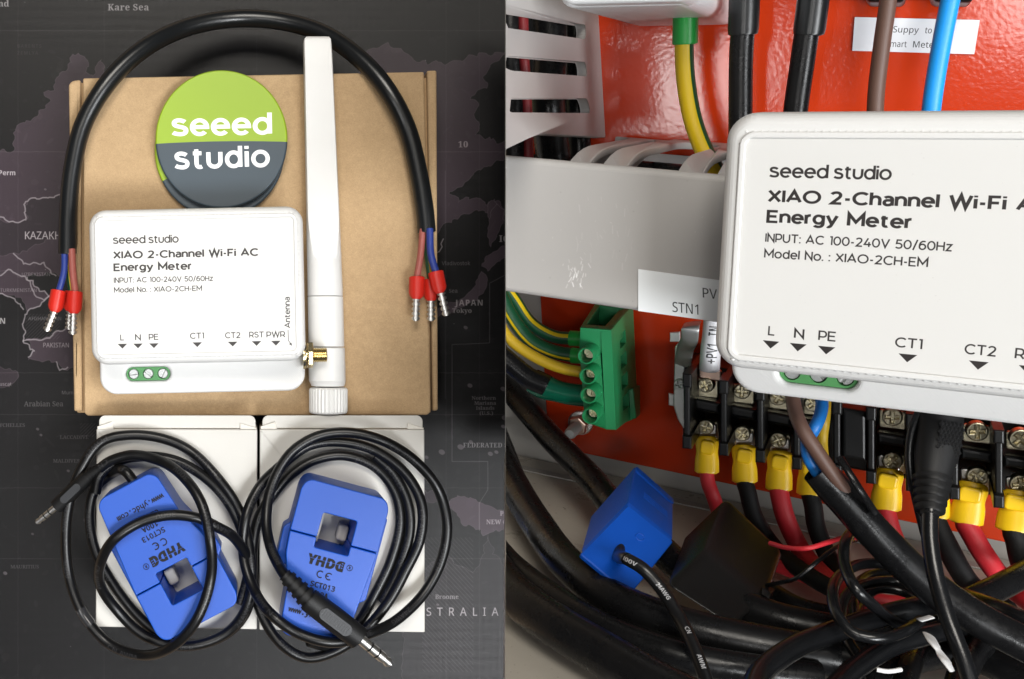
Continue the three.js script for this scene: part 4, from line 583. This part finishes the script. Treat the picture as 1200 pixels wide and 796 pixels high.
{ // marker sleeve
  const t = thing('wire_marker', 'white marker sleeve on the first terminal wire', 'wire marker');
  const mk = canvasTex(512, 256, (g) => { g.fillStyle = '#dcdcdf'; g.fillRect(0, 0, 512, 256); g.save(); g.translate(512, 256); g.rotate(Math.PI); g.fillStyle = '#17171a'; g.font = 'bold 66px monospace'; g.save(); g.translate(60, 140); g.scale(1, 0.9); g.fillText('+PV1 IN', 0, 0); g.restore(); g.restore(); });
  const p = rr([[838, 352], [836, 385], [833, 412], [831.5, 434]], 0.036), len = new THREE.CatmullRomCurve3(p).getLength(); mk.repeat.set(1 / len, 1);
  part('sleeve', tube(p, W(23, 0.36), { rs: 22, unit: true }), std({ map: mk, roughness: 0.4 }), t);
  part('lug', plate(R, [[818, 431], [846, 434], [846, 448], [818, 444]], 0.034, 0.002, { bev: 0.0006, r: 0.001 }), M.copper, t);
}
// yellow lugs with their wires
const DX = (x) => 1 + (x - 828) * 0.0011;
[[829, 510, 554, 828.5, 'red', [[830, 566], [836, 582], [846, 610], [870, 650]], 16, 'leftmost yellow lug with a red wire running behind the black block'],
  [872, 520, 565, 873, 'black', [[876, 575], [884, 605], [900, 632], [930, 662], [975, 690], [1020, 706]], 19, 'second yellow lug from the left, on a black wire'],
  [914, 527, 574, 913, 'red', [[915, 585], [920, 605], [936, 640], [966, 676], [1010, 712]], 21, 'third yellow lug, on the red wire that curves behind the coil'],
  [952, 533, 580, 950, 'black', [[953, 592], [957, 618], [972, 655], [1000, 690]], 20, 'fourth yellow lug, half behind the split sheath'],
  [1042, 548, 597, 1038, 'red', [[1040, 606], [1046, 626], [1062, 660], [1100, 700]], 21, 'fifth yellow lug, just left of the jack plug'],
  [1094, 556, 607, 1095, 'black', [[1099, 618], [1110, 640], [1136, 684], [1180, 716]], 24, 'sixth yellow lug, mostly hidden behind the jack plug'],
  [1140, 564, 613, 1132, 'red', [[1138, 624], [1152, 648], [1178, 682], [1216, 712]], 23, 'seventh yellow lug, on a bright red wire right of the jack plug'],
  [1194, 574, 622, 1188, 'black', [[1192, 634], [1196, 654], [1210, 684], [1240, 704]], 24, 'rightmost yellow lug at the edge of the picture']].forEach(([x, y0, y1, xb, col, w, wp, label]) => {
  const t = thing('fork_lug', label, 'cable lug', 'yellow fork lugs on the terminal strip'), s = DX(x), z = R.at(x, y1, 0.036).y, zz = D - z, h = 0.0375;
  const wire = [R.at((x + xb) / 2, (y0 + y1) / 2, h), R.at(xb, y1, h + 0.002), R.at(w[0][0], w[0][1], h + 0.003), ...w.slice(1).map(([a, b], i) => { const q = F.at(a, b, 0.008 + 0.004 * Math.max(0, 1 - i)), r = R.at(a, b, h + 0.004 - 0.004 * i); return (q.y > r.y ? q : r); })];
  part('wire', tube(wire, W(wp, zz), { rs: 16 }), col === 'red' ? M.wireRed : M.wireBlack, t);
  part('insulator', tube([R.at(x, y0 + 4, h - 0.001), R.at((x * 0.6 + xb * 0.4), y0 * 0.6 + y1 * 0.4, h), R.at(xb, y1 - 1, h + 0.002)], (u) => W(25.5 * s, zz) * (1 - 0.09 * Math.exp(-(((u - 0.42) / 0.16) ** 2)) + 0.05 * u - 0.06 * Math.exp(-((u / 0.06) ** 2))), { rs: 26, seg: 40, flat: 0.72, ref: R.n, round: 0.0008 }), M.lugYellow, t);
  const cf = turnTo(R.at(x * 0.65 + xb * 0.35, y0 * 0.66 + y1 * 0.34, h + 0.0028 * s), R.n, R.u);
  part('crimp_mark', slab(cf, rectPts(-0.0021 * s, -0.0022, 0.0021 * s, 0.0022), 0.00035, 0.002, { r: 0.0012, bev: 0.0007 }), M.lugYellow, t);
  part('fork', plate(R, [[x - 11 * s, y0 - 15], [x + 11 * s, y0 - 12], [x + 10 * s, y0 + 9], [x - 10 * s, y0 + 7]], 0.0334, 0.0012, { r: 0.001, bev: 0.0004 }), M.steel, t);
});

// the meter in front
const devR = new Frame(new V3(445.177 * K, D - 797.954 * K, -54.488 * K), new V3(0.811, 0.577, 0.102), new V3(-0.585, 0.791, 0.180));
meter(devR, 'white energy meter mounted in front of the red cabinet panel', { x0: -131, low: 122, ty: 102.5, up: 96, left: 130, tx: -96, tw: 56 });
{
  const t = thing('mains_cable', 'black sheathed cable with brown, blue and yellow cores leaving the meter', 'cable'), zz = (list) => list.map((p) => P(...p));
  part('core', tube(zz([[928, 450, 0.286], [931, 478, 0.282], [940, 502, 0.278], [958, 530, 0.277], [976, 556, 0.277], [994, 582, 0.278]]), W(17, 0.274), { rs: 16 }), M.brownCable, t, 'brown core');
  part('core', tube(zz([[962, 450, 0.288], [963, 480, 0.282], [956, 500, 0.279], [946, 518, 0.281], [948, 536, 0.281], [962, 560, 0.281]]), W(14.5, 0.279), { rs: 16 }), std({ color: lin(0.01, 0.17, 0.55), roughness: 0.42 }), t, 'blue core');
  part('core', tube(zz([[968, 450, 0.290], [967, 490, 0.283], [964, 515, 0.284], [966, 540, 0.283], [972, 560, 0.282]]), W(12, 0.282), { rs: 14 }), M.wireYellow, t, 'yellow core');
  const c = zz([[958, 551, 0.2805], [985, 580, 0.280], [1030, 630, 0.279], [1082, 680, 0.277], [1140, 722, 0.274], [1230, 770, 0.270]]);
  part('sheath', tube(c, (u) => W(40, 0.278) * (1 - 0.1 * Math.exp(-((u / 0.05) ** 2))), { rs: 30, cap: false }), M.rubber, t);
  part('sheath', tube(c.map((p) => p.clone()), W(32, 0.278), { rs: 30, cap: false }), M.rubber, t);
  part('split_flap', tube(zz([[984, 536, 0.276], [994, 552, 0.2735], [1008, 574, 0.2722], [1026, 602, 0.2745]]), W(9, 0.272), { rs: 16, flat: 0.55 }), M.rubber, t);
}
{ // jack plug under the meter
  const t = thing('jack_cable', 'black jack plug and cable hanging below the meter', 'cable'), z = (x, y, d) => P(x, y, d);
  part('plug_body', tube([z(1104, 466, 0.2620), z(1102, 500, 0.2605), z(1098, 530, 0.2595), z(1093, 561, 0.2585)], (u) => W(50 - 10 * Math.max(0, (u - 0.75) / 0.25) - 3 * u, 0.26), { rs: 30, round: 0.0008, flat: 0.85 }), M.plug, t);
  const gf = new Frame(z(1112, 520, 0.2556), new V3(1, 0, 0.12), new V3(-0.15, 1, 0.05)), bumps = []; for (let i = 0; i < 6; i++) for (let k = 0; k < 9; k++) { const g = new THREE.OctahedronGeometry(0.0006, 0); g.scale(1, 1.25, 0.55); g.translate((i - 2.5) * 0.00082 + (k % 2) * 0.0004 + 0.0002, (4 - k) * 0.00084 + 0.0007, -0.0003 - 0.00011 * i); bumps.push(g); }
  part('grip_pad', mergeG(bumps).applyMatrix4(gf.m), M.plug, t);
  const rl = []; for (let i = 0; i < 5; i++) { const a = i / 5, q = (u) => z(1092.5 - 3 * u, 561 + 42 * u, 0.2585 - 0.0035 * u); rl.push(tube([q(a), q(a + 0.055), q(a + 0.11)], W(42 - 12 * a, 0.257), { seg: 6, rs: 26, round: 0.0004 })); } rl.push(tube([z(1092.5, 558, 0.2587), z(1091, 582, 0.2567), z(1089.5, 605, 0.2545)], (u) => W(27 - 7 * u, 0.257), { rs: 22, seg: 16 }));
  part('strain_relief', mergeG(rl), M.plug, t);
  part('cord', tube([z(1090, 598, 0.2548), z(1090, 630, 0.253), z(1096, 672, 0.2505), z(1110, 722, 0.248), z(1128, 770, 0.245), z(1142, 815, 0.243)], W(18.5, 0.25), { rs: 18 }), M.cord, t);
}
single('thin_cable', 'thin black cable running beside the jack plug on its left', 'cable', tube([P(1078, 482, 0.262), P(1069, 505, 0.262), P(1066, 540, 0.262), P(1074, 585, 0.262), P(1088, 640, 0.262), P(1104, 690, 0.264)], W(10, 0.262), { rs: 14 }), M.cord);

// blue sensor round a cable, and the black block
const cq = (l) => l.map((p) => P(...p));
{
  const t = thing('current_sensor', 'blue current sensor clamped on a thick cable in the cabinet', 'current sensor');
  const c = cq([[736, 592, 0.327], [789, 635, 0.321], [737, 699, 0.307], [679.5, 650, 0.313], [744.5, 546, 0.352], [789.5, 586, 0.346], [744, 640, 0.334], [692, 606, 0.340]]);
  const lerp = (u, v, w = 0) => { const o = new V3(); c.forEach((q, k) => o.addScaledVector(q, ([0, 1, 1, 0][k % 4] ? u : 1 - u) * (k % 4 > 1 ? v : 1 - v) * (k > 3 ? w : 1 - w))); return o; };
  const box = (u0, u1, v0, v1, w0, w1, r) => hex([[u0, v0, w0], [u1, v0, w0], [u1, v1, w0], [u0, v1, w0], [u0, v0, w1], [u1, v0, w1], [u1, v1, w1], [u0, v1, w1]].map((a) => lerp(...a)), r);
  const n = lerp(1, 0).sub(lerp(0, 0)).cross(lerp(0, 1).sub(lerp(0, 0))).normalize(); if (n.y < 0) n.negate();
  const f = new Frame(lerp(0, 0), lerp(1, 0).sub(lerp(0, 0)), n), loc = (u, v) => { const p = lerp(u, v).sub(f.o); return new THREE.Vector2(p.dot(f.u), p.dot(f.v)); };
  const hc = loc(0.44, 0.62), hole = new THREE.Path(); hole.absarc(hc.x, hc.y, 0.0031, 0, 7);
  part('body', mergeG([hex([...[[0, 0], [1, 0], [1, 1], [0, 1]].map(([u, v]) => lerp(u, v, 0.06)), ...c.slice(4)], 0.04)]), M.blue, t);
  const out = [loc(0, 0), loc(1, 0), loc(0.985, 0.6), loc(0.62, 0.62), loc(0.66, 0.74), loc(0.985, 0.76), loc(1, 1), loc(0, 1)];
  part('end_plate', slab(f, [loc(0, 0), loc(1, 0), loc(1, 1), loc(0, 1)], 0.0003, 0.0016, { r: 0.0008, bev: 0.0004, holes: [hole] }), M.blue, t);
  part('cord_gland', disc(new Frame(f.p(hc.x, hc.y, -0.0016), f.u, f.n), 0.0031, 0, 0.0004), M.matteBlack, t);
  const pc = loc(0.53, 0.27); part('moulding_mark', mergeG([smooth(new THREE.TorusGeometry(0.00115, 0.00018, 8, 24).applyMatrix4(new THREE.Matrix4().copy(f.m).multiply(new THREE.Matrix4().makeTranslation(pc.x, pc.y, 0.0003))))]), M.blue, t);
  const sf = (u, w) => lerp(u, -0.004, w); part('top_ridge', hex([...[[0.02, 0.97], [0.98, 0.97], [0.98, 0.86], [0.02, 0.86]].map(([u, w]) => lerp(u, -0.03, w)), ...[[0.02, 0.97], [0.98, 0.97], [0.98, 0.86], [0.02, 0.86]].map(([u, w]) => lerp(u, 0.03, w))], 0.1), M.blue, t);
  const grooves = []; for (let i = 0; i < 3; i++) grooves.push(box(0.3, 0.86, -0.006, 0.01, 0.46 + i * 0.05, 0.48 + i * 0.05, 0.02)); part('vent', mergeG(grooves), M.blue, t);
  const pr = canvasTex(2048, 256, (g, w, h) => { g.fillStyle = '#141415'; g.fillRect(0, 0, w, h); g.fillStyle = '#b4b4b6'; g.font = 'bold 38px sans-serif'; g.textBaseline = 'middle'; for (const [s, x] of [['60 C', 420], ['300V', 690], ['24AWG', 980], ['CN', 1400], ['AWM', 1640]]) { g.save(); g.translate(x, 132); g.scale(1.25, 1); g.fillText(s, 0, 0); g.restore(); } });
  const path = [lerp(0.44, 0.62, 0.1), lerp(0.44, 0.62, -0.08), P(737, 656.5, 0.296), P(754, 667, 0.293), P(774, 689, 0.291), P(795, 722, 0.286), P(812, 756, 0.279), P(836, 820, 0.268)], len = new THREE.CatmullRomCurve3(path, false, 'centripetal').getLength(); pr.repeat.set(1 / len / 1.04, 1); pr.center.set(0, 0); 
  part('cord', tube(path, W(15.5, 0.287), { rs: 20, seg: 120, unit: true }), std({ map: pr, roughness: 0.3 }), t);
}
{
  const t = thing('black_block', 'matte black clamp block on the cable right of the blue sensor', 'clamp block');
  part('case', hex(cq([[827, 646, 0.312], [900, 705, 0.303], [858, 738, 0.296], [779, 688, 0.304], [852, 580, 0.338], [920, 645, 0.330], [880, 690, 0.322], [800, 630, 0.332]]), 0.11, 6), M.matteBlack, t);
  part('latch', hex(cq([[893, 688, 0.305], [904, 695, 0.304], [902, 702, 0.3025], [892, 697, 0.304], [897, 684, 0.31], [908, 690, 0.309], [908, 698, 0.309], [897, 694, 0.309]]), 0.1), M.matteBlack, t);
}
// loose cables on the floor: label, pixels with height over the floor, width in pixels at a distance
[['black_cable', 'thick black cable running into the blue sensor from the upper left', [[575, 430, 0.03], [602, 462, 0.026], [645, 512, 0.02], [690, 558, 0.016], [722, 596, 0.015], [770, 640, 0.013], [830, 690, 0.012], [900, 722, 0.011], [1000, 745, 0.011]], 34, 0.35, M.rubber],
  ['black_cable', 'thick black cable curving under the blue sensor to the right', [[572, 500, 0.012], [598, 560, 0.011], [628, 612, 0.010], [668, 664, 0.010], [722, 704, 0.010], [800, 734, 0.010], [900, 757, 0.010], [1010, 775, 0.010]], 41, 0.33, M.rubber],
  ['black_cable', 'thickest black cable sweeping across the bottom left corner', [[560, 640, 0.009], [600, 694, 0.009], [650, 732, 0.009], [710, 768, 0.009], [780, 808, 0.009], [850, 840, 0.009]], 50, 0.3, M.rubber],
  ['black_cable', 'dark cable lying along the upper side of the bottom left cable', [[565, 622, 0.007], [600, 664, 0.007], [650, 702, 0.007], [715, 740, 0.007], [800, 770, 0.007], [890, 786, 0.007], [960, 795, 0.007]], 34, 0.31, M.rubber],
  ['black_cable', 'thin dark cable against the left edge of the cabinet floor', [[575, 470, 0.012], [594, 520, 0.011], [616, 575, 0.008], [640, 620, 0.006], [670, 655, 0.006]], 16, 0.34, M.rubber],
  ['black_cable', 'grey-lit black cable rising from the bottom to the white tie', [[878, 822, 0.02], [893, 788, 0.02], [930, 760, 0.021], [985, 738, 0.022], [1035, 722, 0.023], [1085, 710, 0.024], [1130, 706, 0.018]], 25, 0.285, M.cord],
  ['black_cable', 'lower black cable running beside the white tie', [[965, 822, 0.018], [1000, 786, 0.018], [1045, 757, 0.019], [1090, 743, 0.02], [1140, 732, 0.016]], 24, 0.28, M.cord],
  ['black_cable', 'black cable crossing from the right edge behind the sheath', [[1260, 640, 0.02], [1210, 668, 0.02], [1160, 694, 0.018], [1110, 716, 0.014], [1060, 740, 0.012]], 30, 0.32, M.rubber],
  ['black_cable', 'black cable along the right edge under the sheath', [[1100, 690, 0.012], [1150, 706, 0.02], [1190, 722, 0.022], [1250, 752, 0.02]], 20, 0.3, M.cord],
  ['black_cable', 'dark cable filling the bottom right corner', [[1010, 800, 0.009], [1070, 770, 0.009], [1130, 764, 0.009], [1190, 786, 0.009], [1250, 810, 0.009]], 40, 0.29, M.rubber],
  ['black_cable', 'dark upright cable between the white tie and the sheath', [[1052, 828, 0.014], [1064, 790, 0.014], [1078, 752, 0.012], [1100, 720, 0.01]], 24, 0.29, M.rubber],
  ['black_cable', 'dark cable rising in the bottom right under the jack cord', [[1120, 830, 0.012], [1128, 790, 0.013], [1150, 756, 0.013], [1190, 740, 0.01], [1250, 742, 0.01]], 30, 0.29, M.rubber],
  ['black_cable', 'dark cable behind the coil under the red wire', [[830, 650, 0.006], [885, 684, 0.007], [940, 716, 0.008], [1000, 728, 0.008], [1060, 730, 0.008], [1120, 728, 0.008]], 30, 0.31, M.rubber],
  ['red_cable', 'dark red cable lying on the floor behind the coil', [[860, 640, 0.006], [905, 660, 0.006], [945, 676, 0.006], [990, 696, 0.006], [1040, 706, 0.007], [1090, 708, 0.007]], 18, 0.33, M.wireRed],
  ['thin_red_wire', 'thin bright red wire reaching the black block', [[903, 637, 0.03], [922, 642, 0.032], [945, 643, 0.034], [970, 636, 0.035], [990, 630, 0.034], [1010, 632, 0.03], [1030, 640, 0.024]], 5.4, 0.31, M.wireRed],
  ['thin_black_wire', 'thin black wire crossing below the thin red wire', [[899, 686, 0.016], [915, 683, 0.02], [935, 677, 0.024], [956, 660, 0.028], [978, 643, 0.03], [1000, 634, 0.028], [1020, 632, 0.024]], 5, 0.31, M.cord]].forEach(([n, l, p, w, z, m]) => single(n, l, 'cable', cut(tube(ff(p), W(w, z), { rs: 20, ref: F.n.clone().add(Y) })), m));
{
  const t = thing('coiled_cord', 'coil of thin black cord under the sheathed cable', 'cable'), loops = [[[1016, 612, 0.036], [1000, 622, 0.038], [990, 640, 0.038], [990, 662, 0.036], [1003, 690, 0.034], [1024, 710, 0.03], [1050, 730, 0.024], [1072, 738, 0.02]], [[1060, 676, 0.03], [1040, 662, 0.03], [1012, 661, 0.03], [988, 672, 0.03], [976, 694, 0.03], [982, 722, 0.028], [1000, 742, 0.026], [1030, 748, 0.026], [1056, 742, 0.026], [1078, 728, 0.024]], [[1080, 692, 0.022], [1050, 682, 0.022], [1018, 684, 0.022], [994, 696, 0.022], [986, 720, 0.02], [994, 752, 0.018], [1010, 776, 0.016], [1020, 800, 0.014]], [[1072, 664, 0.018], [1044, 670, 0.018], [1016, 676, 0.018], [1000, 700, 0.018], [1012, 742, 0.016], [1044, 762, 0.016]], [[1086, 708, 0.016], [1060, 694, 0.016], [1030, 690, 0.016], [1008, 708, 0.014], [1004, 736, 0.014], [1020, 764, 0.012]]];
  for (const p of loops) part('loop', tube(ff(p), W(12.5, 0.295), { rs: 16 }), M.cord, t);
}
single('white_tie', 'twisted white tie strip among the black cables', 'cable tie', tube(ff([[1089, 745, 0.034], [1096, 757, 0.035], [1104, 768, 0.034], [1110, 778, 0.034], [1116, 787, 0.033]]), W(14, 0.27), { flat: 0.28, round: 0.0001, rs: 16, ref: F.n.clone().addScaledVector(X, 0.4) }), M.tie);
single('white_tag', 'small white tag end between two black cables', 'cable tie', tube(ff([[1078, 727, 0.03], [1085, 725, 0.03], [1092, 723, 0.03]]), W(8, 0.27), { flat: 0.3, rs: 14, ref: F.n }), M.tie);
single('grey_wire_end', 'short pale wire end at the bottom of the coil', 'wire', tube(ff([[1028, 785, 0.026], [1040, 787, 0.026], [1056, 785, 0.026]]), W(5, 0.27), { rs: 12 }), M.tie);

toBase();
scene.traverse((o) => { if (o.isMesh) { o.castShadow = true; o.receiveShadow = true; } });
renderer.render(scene, camera);
